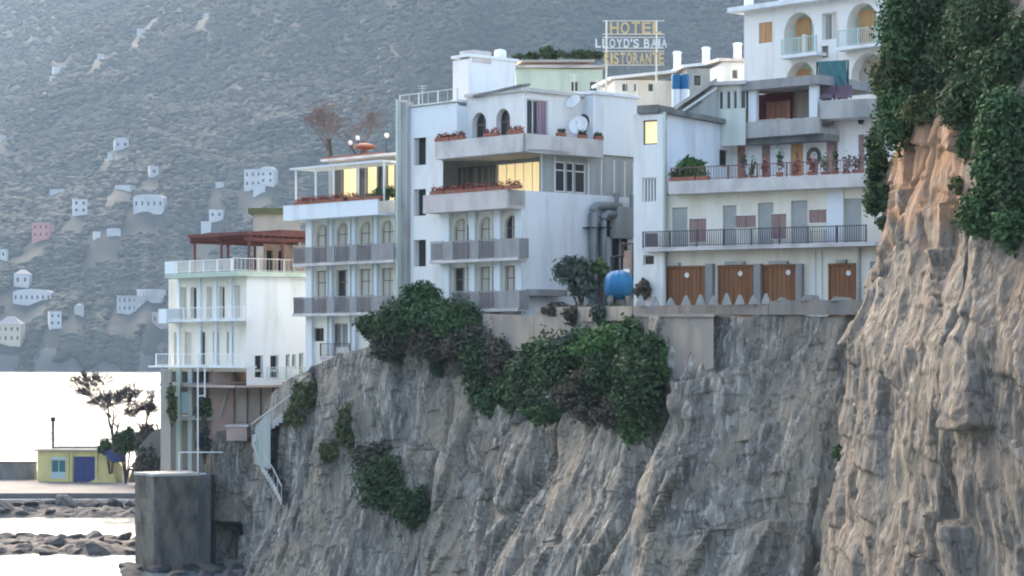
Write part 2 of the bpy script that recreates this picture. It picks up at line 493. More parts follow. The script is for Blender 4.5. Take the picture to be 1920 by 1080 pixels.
def railing(fr, parent, u0, u1, z0, z1, o, m='raildark', step=0.14, post=1.6, name='railing', th=0.022, rail=0.035):
    mb = MB()
    fr.box(mb, u0, u1, z1 - 0.05, z1, o - rail, o + rail)
    fr.box(mb, u0, u1, z0 + 0.06, z0 + 0.10, o - rail * .6, o + rail * .6)
    n = max(1, int((u1 - u0) / step))
    for k in range(n + 1):
        u = u0 + (u1 - u0) * k / n
        fr.box(mb, u - th / 2, u + th / 2, z0 + 0.10, z1 - 0.05, o - th / 2, o + th / 2)
    n = max(1, int((u1 - u0) / post))
    for k in range(n + 1):
        u = u0 + (u1 - u0) * k / n
        fr.box(mb, u - 0.035, u + 0.035, z0, z1 + 0.01, o - 0.04, o + 0.04)
    return mb.build(name, M[m], parent)


# ------------------------------------------------------------------ foliage
def leaf_cloud(clumps, n, size, seed, flat=0.7, thick=0.55):
    """leaf quads spread through the clumps (centre, radii); returns verts and quads"""
    g = np.random.default_rng(seed)
    C = np.array([c[0] for c in clumps], float); Rr = np.array([c[1] for c in clumps], float)
    wgt = Rr.prod(1) ** 0.67; wgt /= wgt.sum()
    idx = g.choice(len(C), n, p=wgt)
    d = g.normal(size=(n, 3)); d /= np.linalg.norm(d, axis=1)[:, None]
    rad = (thick + (1 - thick) * g.random(n) ** 0.6) * (1 + 0.30 * g.normal(size=n))
    c = C[idx] + d * Rr[idx] * rad[:, None]
    nn = d + g.normal(size=(n, 3)) * flat + np.array([0, 0, 0.3]); nn /= np.linalg.norm(nn, axis=1)[:, None]
    a = np.cross(nn, g.normal(size=(n, 3))); a /= np.linalg.norm(a, axis=1)[:, None]
    b = np.cross(nn, a)
    s = size * (0.55 + 0.9 * g.random(n))[:, None]
    L = a * s * 1.5; W = b * s * 0.75
    bend = nn * s * 0.35
    V = np.stack([c - L, c + W - bend * .5, c + L - bend, c - W - bend * .5], 1).reshape(-1, 3)
    Fq = np.arange(n * 4).reshape(n, 4)
    return V, Fq


def shrub(name, label, cat, centre, radii, n, m, seed, group=None, clumps=14, size=0.2, stems=True, base=None, spread=0.62, leafname='foliage'):
    g = random.Random(seed)
    base = Vector(base) if base is not None else Vector((centre[0], centre[1], centre[2] - radii[2]))
    t = thing(name, label, cat, base, group)
    cl = []
    for k in range(clumps):
        while True:
            p = [g.uniform(-1, 1) for _ in range(3)]
            if sum(x * x for x in p) < 1: break
        r = g.uniform(0.26, 0.48)
        cl.append(([centre[i] + p[i] * radii[i] * spread * 1.25 for i in range(3)], [radii[i] * r * g.uniform(.8, 1.2) for i in range(3)]))
    V, Fq = leaf_cloud(cl, n, size, seed)
    np_mesh(leafname, V, Fq, M[m], False, t)
    if stems:
        mb = MB()
        for c, r in cl[:8]:
            mid = (base + Vector(c)) / 2 + Vector((g.uniform(-.2, .2), g.uniform(-.2, .2), g.uniform(0, .2))) * radii[0] * 0.4
            mb.tube([base, mid, c], [0.05 * radii[2] + 0.02, 0.03 * radii[2] + 0.012, 0.012], 6)
        mb.build('stem', M['bark'], t)
    return t

# ------------------------------------------------------------------ the setting: sea
def sea_material():
    m = bpy.data.materials.new('sea_water'); m.use_nodes = True
    t = m.node_tree; b = t.nodes['Principled BSDF']
    b.inputs['Base Color'].default_value = (0.12, 0.16, 0.18, 1)
    b.inputs['Roughness'].default_value = 0.25
    b.inputs['IOR'].default_value = 1.33
    b.inputs['Specular IOR Level'].default_value = 0.5
    geo = t.nodes.new('ShaderNodeNewGeometry')
    hs = []
    for sc, wt in (((0.05, 0.11, 1), 2.2), ((0.35, 0.5, 1), 0.5), ((0.012, 0.03, 1), 3.0)):
        mp = t.nodes.new('ShaderNodeMapping'); mp.inputs['Scale'].default_value = sc
        t.links.new(geo.outputs['Position'], mp.inputs['Vector'])
        n = t.nodes.new('ShaderNodeTexNoise'); n.inputs['Scale'].default_value = 1; n.inputs['Detail'].default_value = 4
        t.links.new(mp.outputs[0], n.inputs['Vector'])
        mu = t.nodes.new('ShaderNodeMath'); mu.operation = 'MULTIPLY'; mu.inputs[1].default_value = wt
        t.links.new(n.outputs['Fac'], mu.inputs[0]); hs.append(mu.outputs[0])
    a1 = t.nodes.new('ShaderNodeMath'); a1.operation = 'ADD'; t.links.new(hs[0], a1.inputs[0]); t.links.new(hs[1], a1.inputs[1])
    a2 = t.nodes.new('ShaderNodeMath'); a2.operation = 'ADD'; t.links.new(a1.outputs[0], a2.inputs[0]); t.links.new(hs[2], a2.inputs[1])
    mp = t.nodes.new('ShaderNodeMapping'); mp.inputs['Scale'].default_value = (0.0025, 0.02, 1)
    t.links.new(geo.outputs['Position'], mp.inputs['Vector'])
    n = t.nodes.new('ShaderNodeTexNoise'); n.inputs['Scale'].default_value = 1; n.inputs['Detail'].default_value = 5
    t.links.new(mp.outputs[0], n.inputs['Vector'])
    mr = t.nodes.new('ShaderNodeMapRange'); mr.inputs['From Min'].default_value = 0.38; mr.inputs['From Max'].default_value = 0.62
    mr.inputs['To Min'].default_value = 0.16; mr.inputs['To Max'].default_value = 0.30
    t.links.new(n.outputs['Fac'], mr.inputs['Value']); t.links.new(mr.outputs[0], b.inputs['Roughness'])
    bp = t.nodes.new('ShaderNodeBump'); bp.inputs['Strength'].default_value = 1.0; bp.inputs['Distance'].default_value = 0.25
    t.links.new(a2.outputs[0], bp.inputs['Height']); t.links.new(bp.outputs[0], b.inputs['Normal'])
    return m


mb = MB()
mb.quad((-5200, -300, 0), (5200, -300, 0), (5200, 6100, 0), (-5200, 6100, 0))
sea = mb.build('sea', sea_material(), recalc=False); sea['kind'] = 'structure'


# ------------------------------------------------------------------ far mountain across the bay
def shore_r(k):
    return 2060 + 45 * vnoise(np.asarray(k) * 40, 0.5, 0.5, 5) + 18 * vnoise(np.asarray(k) * 160, 0.5, 0.5, 6)


def mountain_z(k, r):
    k = np.asarray(k, float); r = np.asarray(r, float)
    t = r - shore_r(k)
    x = k * r
    s = np.interp(k, [-0.45, -0.22, -0.16, -0.10, -0.04, 0.5], [0.20, 0.236, 0.31, 0.43, 0.58, 0.60])
    tp = np.maximum(t, 0)
    g = np.minimum(tp / 500, 1)
    z = 24 * (1 - np.exp(-tp / 16)) * (1 + 0.35 * vnoise(k * 90, r / 400, 1.5, 3)) + s * np.maximum(tp - 25, 0)
    z = z + g * (70 * fbm(x / 520, r / 700, 0.3, 4, 31) + 45 * fbm(x / 260 + r / 900, r / 900, 2.3, 4, 41, True))
    z = z + np.minimum(tp / 60, 1) * (6 * fbm(x / 60, r / 60, 0.7, 3, 51))
    z = np.where(t < 0, np.maximum(t * 0.4, -6), z)
    return np.minimum(z, 1050 + 40 * fbm(x / 400, r / 400, 0, 3, 61))


def mountain_material():
    m = mat('far_mountain', (0.026, 0.034, 0.029), 0.95, (0.034, 0.038, 0.032), (0.004, 0.004, 0.02), 0.47, 0.63,
            c3=(0.042, 0.044, 0.042), scale3=(0.012, 0.012, 0.05), lo3=0.62, hi3=0.72)
    t = m.node_tree; b = t.nodes['Principled BSDF']
    # bare grey rock close above the water line
    geo = t.nodes.new('ShaderNodeNewGeometry'); sp = t.nodes.new('ShaderNodeSeparateXYZ')
    t.links.new(geo.outputs['Position'], sp.inputs[0])
    n = t.nodes.new('ShaderNodeTexNoise'); n.inputs['Scale'].default_value = 0.03; n.inputs['Detail'].default_value = 6
    t.links.new(geo.outputs['Position'], n.inputs['Vector'])
    ad = t.nodes.new('ShaderNodeMath'); ad.operation = 'MULTIPLY_ADD'; ad.inputs[1].default_value = 60; ad.inputs[2].default_value = -16
    t.links.new(n.outputs['Fac'], ad.inputs[0])
    lt = t.nodes.new('ShaderNodeMath'); lt.operation = 'LESS_THAN'
    t.links.new(sp.outputs['Z'], lt.inputs[0]); t.links.new(ad.outputs[0], lt.inputs[1])
    x = t.nodes.new('ShaderNodeMix'); x.data_type = 'RGBA'
    src = b.inputs['Base Color'].links[0].from_socket
    t.links.new(lt.outputs[0], x.inputs[0]); t.links.new(src, x.inputs[6]); x.inputs[7].default_value = (0.085, 0.085, 0.082, 1)
    t.links.new(x.outputs[2], b.inputs['Base Color'])
    return m


nk, nr = 330, 300
ks = np.linspace(-0.46, 0.42, nk)
rr = np.concatenate([np.linspace(1960, 2160, 60), np.geomspace(2165, 6080, nr - 60)])
K, RR = np.meshgrid(ks, rr, indexing='ij')
V = np.stack([K * RR, RR, mountain_z(K, RR)], -1).reshape(-1, 3)
np_mesh('mountain', V, grid_faces(nk, nr), mountain_material(), True, kind='structure')


def ray_to_mountain(px, py):
    k = (px - 960) / FP; sl = (HZ - py) / FP
    r = np.arange(2075, 5900, 4.0)
    d = mountain_z(np.full_like(r, k), r) - (CH + sl * r)
    i = np.argmax(d > 0) if (d > 0).any() else len(r) - 1
    return float(r[i])


FARH = [  # px, py (base centre), width, height in photo pixels, colour, roof, label
    (228, 278, 27, 15, 'farwhite', 'barrel', 'white house with rounded roof high on the mountain, right of its small annex'),
    (206, 299, 10, 13, 'farwhite', 'flat', 'tiny white annex below left of the rounded white house'),
    (289, 329, 17, 17, 'farwhite', 'flat', 'small grey white house on the slope left of the white cluster'),
    (474, 352, 34, 34, 'farwhite', 'flat', 'tall left house of the white cluster above the pergola'),
    (500, 344, 28, 24, 'farwhite', 'barrel', 'right house of the white cluster above the pergola'),
    (486, 358, 22, 12, 'farwhite', 'flat', 'low front house of the white cluster above the pergola'),
    (150, 400, 27, 26, 'farwhite', 'flat', 'boxy pale house right above the pink house'),
    (278, 391, 58, 20, 'farwhite', 'barrel', 'long white villa with curved roof on the middle slope'),
    (76, 446, 34, 28, 'farpink', 'flat', 'pink red house on the left of the mountain slope'),
    (405, 409, 26, 15, 'farwhite', 'flat', 'white house just above the red pergola, upper one'),
    (386, 429, 18, 13, 'farwhite', 'flat', 'white house just above the red pergola, lower one'),
    (40, 534, 28, 20, 'farwhite', 'hip', 'white house with pointed roof near the left edge'),
    (60, 566, 72, 18, 'farwhite', 'barrel', 'long low white house above the water at far left'),
    (243, 584, 50, 28, 'farwhite', 'flat', 'white colonnaded villa above the water beside the seaside building'),
    (278, 556, 46, 12, 'farwhite', 'flat', 'flat white house just behind the colonnaded villa'),
    (104, 612, 22, 27, 'farwhite', 'flat', 'narrow white house low above the shore'),
    (16, 642, 46, 34, 'farcream', 'hip', 'cream house with reddish roof at the left edge by the shore'),
    (265, 63, 17, 9, 'farwhite', 'flat', 'faint white house near the top of the mountain'),
    (386, 33, 11, 8, 'farwhite', 'flat', 'faint tiny house highest on the mountain, right one'),
    (188, 108, 12, 7, 'farwhite', 'flat', 'faint tiny house high on the left slope'),
    (112, 131, 24, 6, 'farwhite', 'flat', 'faint long wall-like house high on the left slope'),
    (100, 150, 16, 7, 'farwhite', 'flat', 'faint house just below the long one high on the left'),
    (5, 261, 14, 7, 'farwhite', 'flat', 'pale house cut by the left edge of the picture, upper one'),
    (182, 443, 12, 8, 'farwhite', 'flat', 'tiny pale house right of the pink house'),
    (213, 437, 26, 7, 'farwhite', 'barrel', 'low pale house further right of the pink house'),
    (6, 484, 12, 16, 'farwhite', 'flat', 'pale house at the left edge above the pointed white house'),
    (412, 350, 14, 8, 'farwhite', 'flat', 'small pale house left of the white cluster'),
    (148, 586, 16, 12, 'farwhite', 'hip', 'small pale house between the long low house and the colonnaded villa'),
    (230, 352, 30, 4, 'farwhite', 'flat', 'thin pale terrace house on the middle slope'),
    (108, 359, 30, 4, 'farwhite', 'flat', 'thin pale terrace house on the left slope'),
    (300, 608, 30, 22, 'farroof', 'flat', 'grey house on the shore right behind the seaside building'),
]
FARD = [ray_to_mountain(q[0], q[1]) - 9 for q in FARH]


def blob_mesh():
    bm = bmesh.new(); bmesh.ops.create_icosphere(bm, subdivisions=1, radius=1)
    v = np.array([x.co[:] for x in bm.verts]); f = np.array([[q.index for q in p.verts] for p in bm.faces]); bm.free()
    return v, f


BV, BF = blob_mesh()
n = 78000
k = nrg.uniform(-0.245, 0.10, n)
el = nrg.uniform(0, 1, n)
r = 2062 + (5600 - 2062) * el ** 2.0
keep = vnoise(k * r / 90, r / 130, 0.5, 71) + 0.6 * vnoise(k * r / 30, r / 40, 0.5, 72) > -1.3
for q, D in zip(FARH, FARD):      # clearings round the houses
    hw = q[2] / 2 / FP * D
    keep &= ~((np.abs(k * r - (q[0] - 960) / FP * D) < hw + 7) & (r > D - 60) & (r < D + 22))
k, r = k[keep], r[keep]; n = len(k)
z = mountain_z(k, r)
rad = nrg.uniform(2.8, 5.6, n) * (0.8 + 0.2 * r / 2000)
jit = 1 + 0.17 * nrg.normal(size=(n, len(BV), 1))
V = BV[None] * jit * rad[:, None, None] * np.array([1.25, 1.25, 0.65]) + np.stack([k * r, r, z + rad * 0.25], -1)[:, None]
Fm = (BF[None] + (np.arange(n) * len(BV))[:, None, None]).reshape(-1, 3)
M['wood_far'] = mat('far_woods', (0.032, 0.044, 0.031), 0.95, (0.047, 0.048, 0.040), (0.006, 0.006, 0.006), 0.50, 0.64, island=0.16)
wo = np_mesh('woods', V.reshape(-1, 3), Fm, M['wood_far'], True, kind='stuff')
tag(wo, 'dark mixed woods covering the mountain across the bay', 'woods')


# ------------------------------------------------------------------ cliffs
def facets(S, Z, cs, cz, seed, tilt=0.35, off=0.35, cone=0.55):
    """broken rock: the upper envelope of randomly tilted planes, one per jittered cell"""
    a, b = S / cs, Z / cz
    ia, ib = np.floor(a).astype(np.int64), np.floor(b).astype(np.int64)

    def h(i, j, k):
        n = (i * 374761393 + j * 668265263 + (seed + k) * 1274126177) & 0xffffffff
        n = ((n ^ (n >> 13)) * 1274126177) & 0xffffffff
        n = ((n ^ (n >> 16)) * 2246822519) & 0xffffffff
        return ((n ^ (n >> 15)) & 0xffffff) / 16777215.0
    best = np.full(S.shape, -1e9)
    for di in (-1, 0, 1):
        for dj in (-1, 0, 1):
            i, j = ia + di, ib + dj
            da, db = a - i - h(i, j, 1), b - j - h(i, j, 2)
            v = off * (h(i, j, 3) * 2 - 1) + tilt * ((h(i, j, 4) * 2 - 1) * da + (h(i, j, 5) * 2 - 1) * db) - cone * np.maximum(np.abs(da), np.abs(db))
            best = np.maximum(best, v)
    return best


def cliff(name, pts, ztop, zbot, nu, nv, m, lean, ref_top, amp, seed, capdepth=6.0, cave=None, topfade=0.45, zpow=1.0, vs=1.0):
    """pts: (px, distance) of the plan line, ztop: heights; lean(z) inward metres; displaced along the outward normal"""
    A = np.array([((p - 960) / FP * d, d) for p, d in pts]); zt0 = np.array(ztop, float)
    seg = np.concatenate([[0], np.cumsum(np.linalg.norm(np.diff(A, axis=0), axis=1))])
    s = np.linspace(0, seg[-1], nu)
    x = np.interp(s, seg, A[:, 0]); y = np.interp(s, seg, A[:, 1]); zt = np.interp(s, seg, zt0)
    kk = max(3, nu // 40); ker = np.ones(kk) / kk

    def sm(a):
        p = np.pad(a, kk, mode='edge'); return np.convolve(p, ker, 'same')[kk:-kk]
    x, y = sm(x), sm(y)
    dx, dy = np.gradient(x), np.gradient(y)
    nx, ny = dy, -dx
    if ny.mean() > 0: nx, ny = -nx, -ny
    ln = np.hypot(nx, ny) + 1e-9; nx, ny = sm(nx / ln), sm(ny / ln)
    zt = zt + 0.35 * fbm(s * 0.7, 0.5, 0.5, 3, seed + 5)
    t = np.linspace(0, 1, nv) ** zpow
    Z = zbot + (zt[:, None] - zbot) * t[None]
    S = np.repeat(s[:, None], nv, 1)
    W2_ = S + 0.9 * fbm(S * 0.35, Z * 0.3, 0.6, 3, seed + 33)
    W = S + 1.6 * fbm(S * 0.16, Z * 0.2, 0.4, 3, seed + 1)
    big = 2.4 * fbm(W * 0.075, Z * 0.045, 0.2, 3, seed + 2)
    fz = 1 - 1.25 * np.abs(vnoise(W * 0.13 + 0.25 * vnoise(S * .3, Z * .12, .2, seed + 31), Z * 0.03, 0.9, seed + 30)) * 7
    fz2 = 1 - np.abs(vnoise(W2_ * 0.33, Z * 0.09, 0.4, seed + 32)) * 6
    fiss = -1.7 * np.clip(fz, 0, 1) ** 1.3 - 0.7 * np.clip(fz2, 0, 1) ** 1.5
    flute = (0.4 if vs == 1 else 0.15) * fbm(W * 0.2, Z * 0.04, 0.7, 2, seed + 3, True)
    W3 = S + 0.6 * fbm(S * 0.4, Z * 0.4, 0.1, 3, seed + 9); Z3 = Z + 0.5 * S * 0.3 + 0.8 * fbm(S * 0.3, Z * 0.3, 0.6, 3, seed + 10)
    Z3 = Z3 * vs
    mid = 1.0 * facets(W3 + 0.2 * Z, Z3, 3.0, 8.0, seed + 40, 0.9, 0.7) + 0.50 * facets(W2_ + 0.3 * Z, Z3, 1.3, 4.0, seed + 41, 0.9, 0.6) + 0.16 * facets(W2_ - 0.25 * Z, Z + 0.2 * S, 0.75, 1.2, seed + 44, 0.9, 0.6)
    blocks = 0.10 * fbm(S * 1.2, Z * 0.3, 0.2, 4, seed + 4, True)
    chips = 0.13 * facets(S + 0.15 * fbm(S * 2, Z * 2, .2, 2, seed + 43), Z, 0.46, 1.3, seed + 42, 0.8, 0.6)
    fine = 0.07 * fbm(S * 3.2, Z * 1.8, 0.4, 3, seed + 7)
    D = amp * (big + flute + mid + blocks + fiss) + chips + fine
    fade = topfade + (1 - topfade) * np.clip((zt[:, None] - Z) / 5.0, 0, 1)
    D = D * fade
    D = D - np.clip((1.5 - Z) / 3, 0, 1) * 0.5 * fbm(S * .4, 0.3, 0.3, 2, seed + 12)
    if cave is not None:
        D = D - cave(S, Z, x[:, None], y[:, None])
    lx, ly = lean(Z, zt[:, None]) if ref_top else lean(Z, None)
    if ref_top:
        X = x[:, None] + nx[:, None] * (D - lx); Y = y[:, None] + ny[:, None] * (D - lx)
    else:
        X = x[:, None] + nx[:, None] * D + lx; Y = y[:, None] + ny[:, None] * D + ly
    # cap rows running inward over the top
    caps = []
    for q in (0.6, 1.6, 3.2, capdepth):
        zz = zt - 0.05 * q + 0.25 * fbm(s * 0.5, q * 0.7, 0.5, 2, seed + 20)
        caps.append(np.stack([X[:, -1] - nx * q, Y[:, -1] - ny * q, zz], -1))
    G = np.concatenate([np.stack([X, Y, Z], -1), np.stack(caps, 1)], 1)
    o = np_mesh(name, G.reshape(-1, 3), grid_faces(nu, nv + 4), m, False, kind='structure')
    return G


EDGE = [(1700, 110), (1640, 113.5), (1400, 118.5), (1250, 123), (1190, 127), (1100, 133.5), (1000, 140), (900, 144), (800, 148), (700, 151.5), (640, 154), (590, 157), (545, 160), (515, 163), (500, 168), (490, 178)]
ETOP = [592, 592, 592, 592, 594, 596, 604, 618, 632, 648, 664, 690, 722, 752, 800, 840]
ztops = [P(p, t_, d).z for (p, d), t_ in zip(EDGE, ETOP)]


def main_lean(Z, zt):
    h = zt - Z
    return -(0.05 * h + 0.012 * h * h * 0.9), 0


GM = cliff('cliff', EDGE, ztops, -1.5, 760, 330, M['rock'], main_lean, True, 0.85, 100)


def near_lean(Z, zt):
    lx = np.interp(Z, [0, 12, 15.5, 17.4, 21, 24.4, 30, 40], [0, 0.15, 0.35, 1.1, 2.0, 2.8, 5.2, 9])
    return lx, 0.10 * np.maximum(Z, 0)


NEAR = [(1675, 126), (1625, 112), (1600, 102), (1622, 96.5), (1715, 90), (1850, 83), (2010, 77), (2250, 70), (3000, 59), (5200, 52)]
GN = cliff('cliff_near', NEAR, [19, 21.5, 25, 28.5, 32, 34, 36, 38, 39, 40], -1.5, 640, 380, M['rock2'], near_lean, False, 0.55, 300, vs=2.1, capdepth=16.0)

# ochre soil scar on the near cliff: the colour belongs to that patch of ground
t = M['rock2'].node_tree; b = t.nodes['Principled BSDF']
geo = t.nodes.new('ShaderNodeNewGeometry')
vm = t.nodes.new('ShaderNodeVectorMath'); vm.operation = 'SUBTRACT'; vm.inputs[1].default_value = P(1728, 345, 98)
t.links.new(geo.outputs['Position'], vm.inputs[0])
vs = t.nodes.new('ShaderNodeVectorMath'); vs.operation = 'MULTIPLY'; vs.inputs[1].default_value = (0.72, 0.10, 0.26)
t.links.new(vm.outputs[0], vs.inputs[0])
vl = t.nodes.new('ShaderNodeVectorMath'); vl.operation = 'LENGTH'; t.links.new(vs.outputs[0], vl.inputs[0])
nn = t.nodes.new('ShaderNodeTexNoise'); nn.inputs['Scale'].default_value = 0.9; nn.inputs['Detail'].default_value = 7
t.links.new(geo.outputs['Position'], nn.inputs['Vector'])
ma = t.nodes.new('ShaderNodeMath'); ma.operation = 'MULTIPLY_ADD'; ma.inputs[1].default_value = 2.2; ma.inputs[2].default_value = -1.1
t.links.new(nn.outputs['Fac'], ma.inputs[0])
mm = t.nodes.new('ShaderNodeMath'); mm.operation = 'ADD'; t.links.new(ma.outputs[0], mm.inputs[0]); t.links.new(vl.outputs['Value'], mm.inputs[1])
mr = t.nodes.new('ShaderNodeMapRange'); mr.inputs['From Min'].default_value = 0.55; mr.inputs['From Max'].default_value = 1.15
mr.inputs['To Min'].default_value = 0.85; mr.inputs['To Max'].default_value = 0
t.links.new(mm.outputs[0], mr.inputs['Value'])
x = t.nodes.new('ShaderNodeMix'); x.data_type = 'RGBA'
src = b.inputs['Base Color'].links[0].from_socket
t.links.new(mr.outputs[0], x.inputs[0]); t.links.new(src, x.inputs[6]); x.inputs[7].default_value = (0.30, 0.18, 0.11, 1)
t.links.new(x.outputs[2], b.inputs['Base Color'])

# low rock spur left of the stairs, with a sea cave at its foot
SPUR = [(560, 158), (530, 163), (500, 166), (450, 166.5), (410, 167.5), (385, 170), (372, 178)]
SPT = [P(p, y_, d).z for (p, d), y_ in zip(SPUR, [915, 880, 862, 806, 812, 835, 860])]


def cave(S, Z, x, y):
    px = 960 + x / y * FP
    return 4.5 * np.clip(1 - ((px - 452) / 52) ** 2, 0, 1) ** 0.5 * np.clip((3.2 - Z) / 1.0, 0, 1)


cliff('rock_spur', SPUR, SPT, -1.5, 200, 200, M['rock'], main_lean, True, 0.5, 500, cave=cave)

# ground carrying the buildings: a terrace above the cliff that climbs behind the right-hand houses
ey = np.array([d for _, d in EDGE][::-1]); ex = np.array([(p - 960) / FP * d for p, d in EDGE][::-1])
o = np.argsort(ey); ey, ex = ey[o], ex[o]
ny_, nx_ = 90, 90
ys = np.linspace(112, 300, ny_); fr_ = np.linspace(0, 1, nx_) ** 1.5
Yg, Fg = np.meshgrid(ys, fr_, indexing='ij')
xe = np.interp(Yg, ey, ex) + 2.2
xe = np.where(Yg > 178, ex[-1] + 2.2 + (Yg - 178) * 0.05, xe)
Xg = xe + (75 - xe) * Fg


def sstep(a, b_, v):
    t_ = np.clip((v - a) / (b_ - a), 0, 1); return t_ * t_ * (3 - 2 * t_)


def ground_z(X, Y):
    X = np.asarray(X, float); Y = np.asarray(Y, float)
    low = np.interp(Y, [112, 150, 156, 162, 170, 300], [16.6, 16.4, 15.3, 13.2, 11.8, 11.8])
    z = low + 12.5 * sstep(129, 146, Y - 0.35 * (20 - X)) * sstep(5, 12, X)
    return z


Zg = ground_z(Xg, Yg)
V = np.stack([Xg, Yg, Zg], -1).reshape(-1, 3)
M['earth'] = mat('terrace_ground', (0.20, 0.18, 0.15), 0.95, (0.13, 0.13, 0.10), (0.3, 0.3, 0.3), 0.4, 0.7)
np_mesh('ground', V, grid_faces(ny_, nx_), M['earth'], True, kind='structure')

# ------------------------------------------------------------------ buildings
DA = (0.689, -0.725)         # sea fronts: run right and towards the viewer
DB = (0.725, 0.689)          # side walls: run right and away
FA = Frame(985, 145, DA)     # hotel sea front, u=0 at the near corner
FB = Frame(985, 145, DB)     # hotel side wall from the same corner


def flower_box(fr, u, o, z, L, label, group, seed, m='flower', h=0.35):
    c = fr.pt(u, o, z)
    t = thing('flower_box', label, 'planter', c, group)
    mb = MB(); fr.box(mb, u - L / 2, u + L / 2, z, z + 0.22, o - 0.13, o + 0.13)
    mb.build('trough', M['terracotta'], t)
    cl = []
    for k in range(5):
        q = fr.pt(u + (k - 2) * L / 5.5, o, z + 0.3 + 0.05 * rng.random())
        cl.append((list(q), [L / 7, L / 7, h * rng.uniform(.4, .8)]))
    V, Fq = leaf_cloud(cl, 160, 0.05, seed)
    np_mesh('flowers', V, Fq, M[m], False, t, kind='stuff')
    return t


def bar_front(fr, parent, u0, u1, z0, z1, o):
    mb = MB()
    fr.box(mb, u0, u1, z0 + .04, z0 + .10, o, o + .04); fr.box(mb, u0, u1, z1 - .12, z1 - .06, o, o + .04)
    n_ = max(2, int((u1 - u0) / .085))
    for k in range(n_):
        u = u0 + (u1 - u0) * (k + .5) / n_
        fr.box(mb, u - .021, u + .021, z0 + .10, z1 - .12, o + .005, o + .035)
    return mb.build('balustrade_bars', M['balustrade'], parent)


def pot_plant(p, r, h, label, group, seed, m='leafmid'):
    t = thing('potted_plant', label, 'potted plant', p, group)
    mb = MB(); mb.lathe(p, [(r * .62, 0), (r * .95, h * .42), (r, h * .45), (r * .9, h * .45), (r * .85, h * .40)], 12)
    mb.build('pot', M['terracotta'], t)
    cl = [([p[0] + rng.uniform(-.5, .5) * r, p[1] + rng.uniform(-.5, .5) * r, p[2] + h * rng.uniform(.55, .95)], [r * .7, r * .7, h * .28]) for _ in range(5)]
    V, Fq = leaf_cloud(cl, 130, 0.06, seed)
    np_mesh('foliage', V, Fq, M[m], False, t)
    return t


# ============ main hotel block
hotel = thing('hotel', 'large white hotel block on the cliff edge with arched penthouse windows', 'hotel', FA.pt(0, 0, 17))
zA = lambda py, px=985: FA.z(px, py)
zB0 = 16.2
z_terr, z_terr_t = zA(392), zA(357)       # lower terrace parapet
z_up, z_up_t = zA(287), zA(253)           # upper terrace parapet
z_roof = zA(168)
uS = FA.u(775)                             # left end of the stair bay
uM = FA.u(836)                             # left end of the room bays
uPar = FA.u(803, 1.1)
# --- room floors: the wall with three bays on two floors
holes = []
specs = []
for (a, b) in ((850, 879), (898, 925), (946, 970)):
    for (t_, bt) in ((400, 474), (497, 572)):
        h = FA.rect(a, b, t_ + (6 if a < 890 else 2 if a < 940 else 0), bt, 0)
        h = (h[0], h[1], (z_terr - 3.0 if t_ == 400 else z_terr - 6.15), (zA(402) if t_ == 400 else zA(497)))
        holes.append(h); specs.append((h, t_, a))
mb = MB(); FA.wall(mb, uM, 0, zB0, z_terr_t, holes, 0, 0.3)
for h, t_, a in specs:
    if t_ == 400: FA.arch_fill(mb, (h[0], h[1], h[3] - 0.55, h[3]), 0, 0.27)
mb.build('wall', M['cream'], hotel)
for i, (h, t_, a) in enumerate(specs):
    window(FA, hotel, h, 0, 0.25, 'glass', 'framebrown', 0.06, 1, True, cover=(0.62, -0.55, 0.8, 0.7, -0.62, 0.55)[i])
# column strips and rain pipes between the bays
for a, b in ((834, 848), (886, 896), (932, 944), (972, 984)):
    mb = MB(); FA.box(mb, FA.u(a), FA.u(b), zB0, z_terr, 0.003, 0.30); mb.build('column', M['whiteskytint'], hotel)
for a in (882, 929):
    mb = MB(); p0 = FA.pt(FA.u(a), 0.35, zB0); mb.tube([p0, Vector((p0.x, p0.y, z_terr))], 0.07, 8); mb.build('rain_pipe', M['greenwhite'], hotel)
# balconies of the two floors
for (zt_, zb_, a0) in ((zA(448), zA(489), 806), (zA(545), zA(584), 848)):
    mb = MB(); FA.box(mb, FA.u(a0, 1.1), FA.u(972, 1.1), zb_, zb_ + 0.18, 0.31, 1.15); mb.build('balcony_slab', M['parapet'], hotel)
    zc = zb_ + 0.18
    edges = [a0, 832, 848, 883, 898, 931, 972]
    pan = [(a0, 830, 0), (831, 849, 1), (850, 881, 0), (882, 898, 1), (899, 927, 0), (928, 972, 1)]
    for a, b, k in pan:
        if b <= a0: continue
        a = max(a, a0)
        u0, u1 = FA.u(a, 1.1), FA.u(b, 1.1)
        if k:
            mb = MB(); FA.box(mb, u0, u1, zc, zt_, 1.02, 1.12); o_ = mb.build('balustrade_panel', M['balpost'], hotel)
        else:
            o_ = bar_front(FA, hotel, u0, u1, zc, zt_, 1.02)
        if not k:
            q = MB(); FA.box(q, u0, u1, zt_ - 0.02, zt_ + 0.05, 0.99, 1.10); q.build('handrail', M['balpost'], o_)
    mb = MB(); FA.box(mb, FA.u(972, 1.1), FA.u(972, 1.1) + 0.1, zc, zt_, 0.31, 1.12); mb.build('balustrade_panel', M['balpost'], hotel)
# lower terrace: slab with heavy parapet and scalloped underside
mb = MB(); FA.box(mb, uPar, 0.0, z_terr, z_terr_t, 1.35, 1.55); FA.box(mb, uPar, 0.0, z_terr, z_terr + 0.2, 0.004, 1.35)
FA.box(mb, uPar, uPar + 0.18, z_terr + 0.2, z_terr_t, 0.004, 1.35)
mb.build('terrace_parapet', M['pinkparapet'], hotel)
mb = MB(); FA.box(mb, -0.22, 0.0, z_terr + 0.2, z_terr_t - 0.003, 0.004, 1.35); mb.build('terrace_parapet', M['concrete'], hotel)
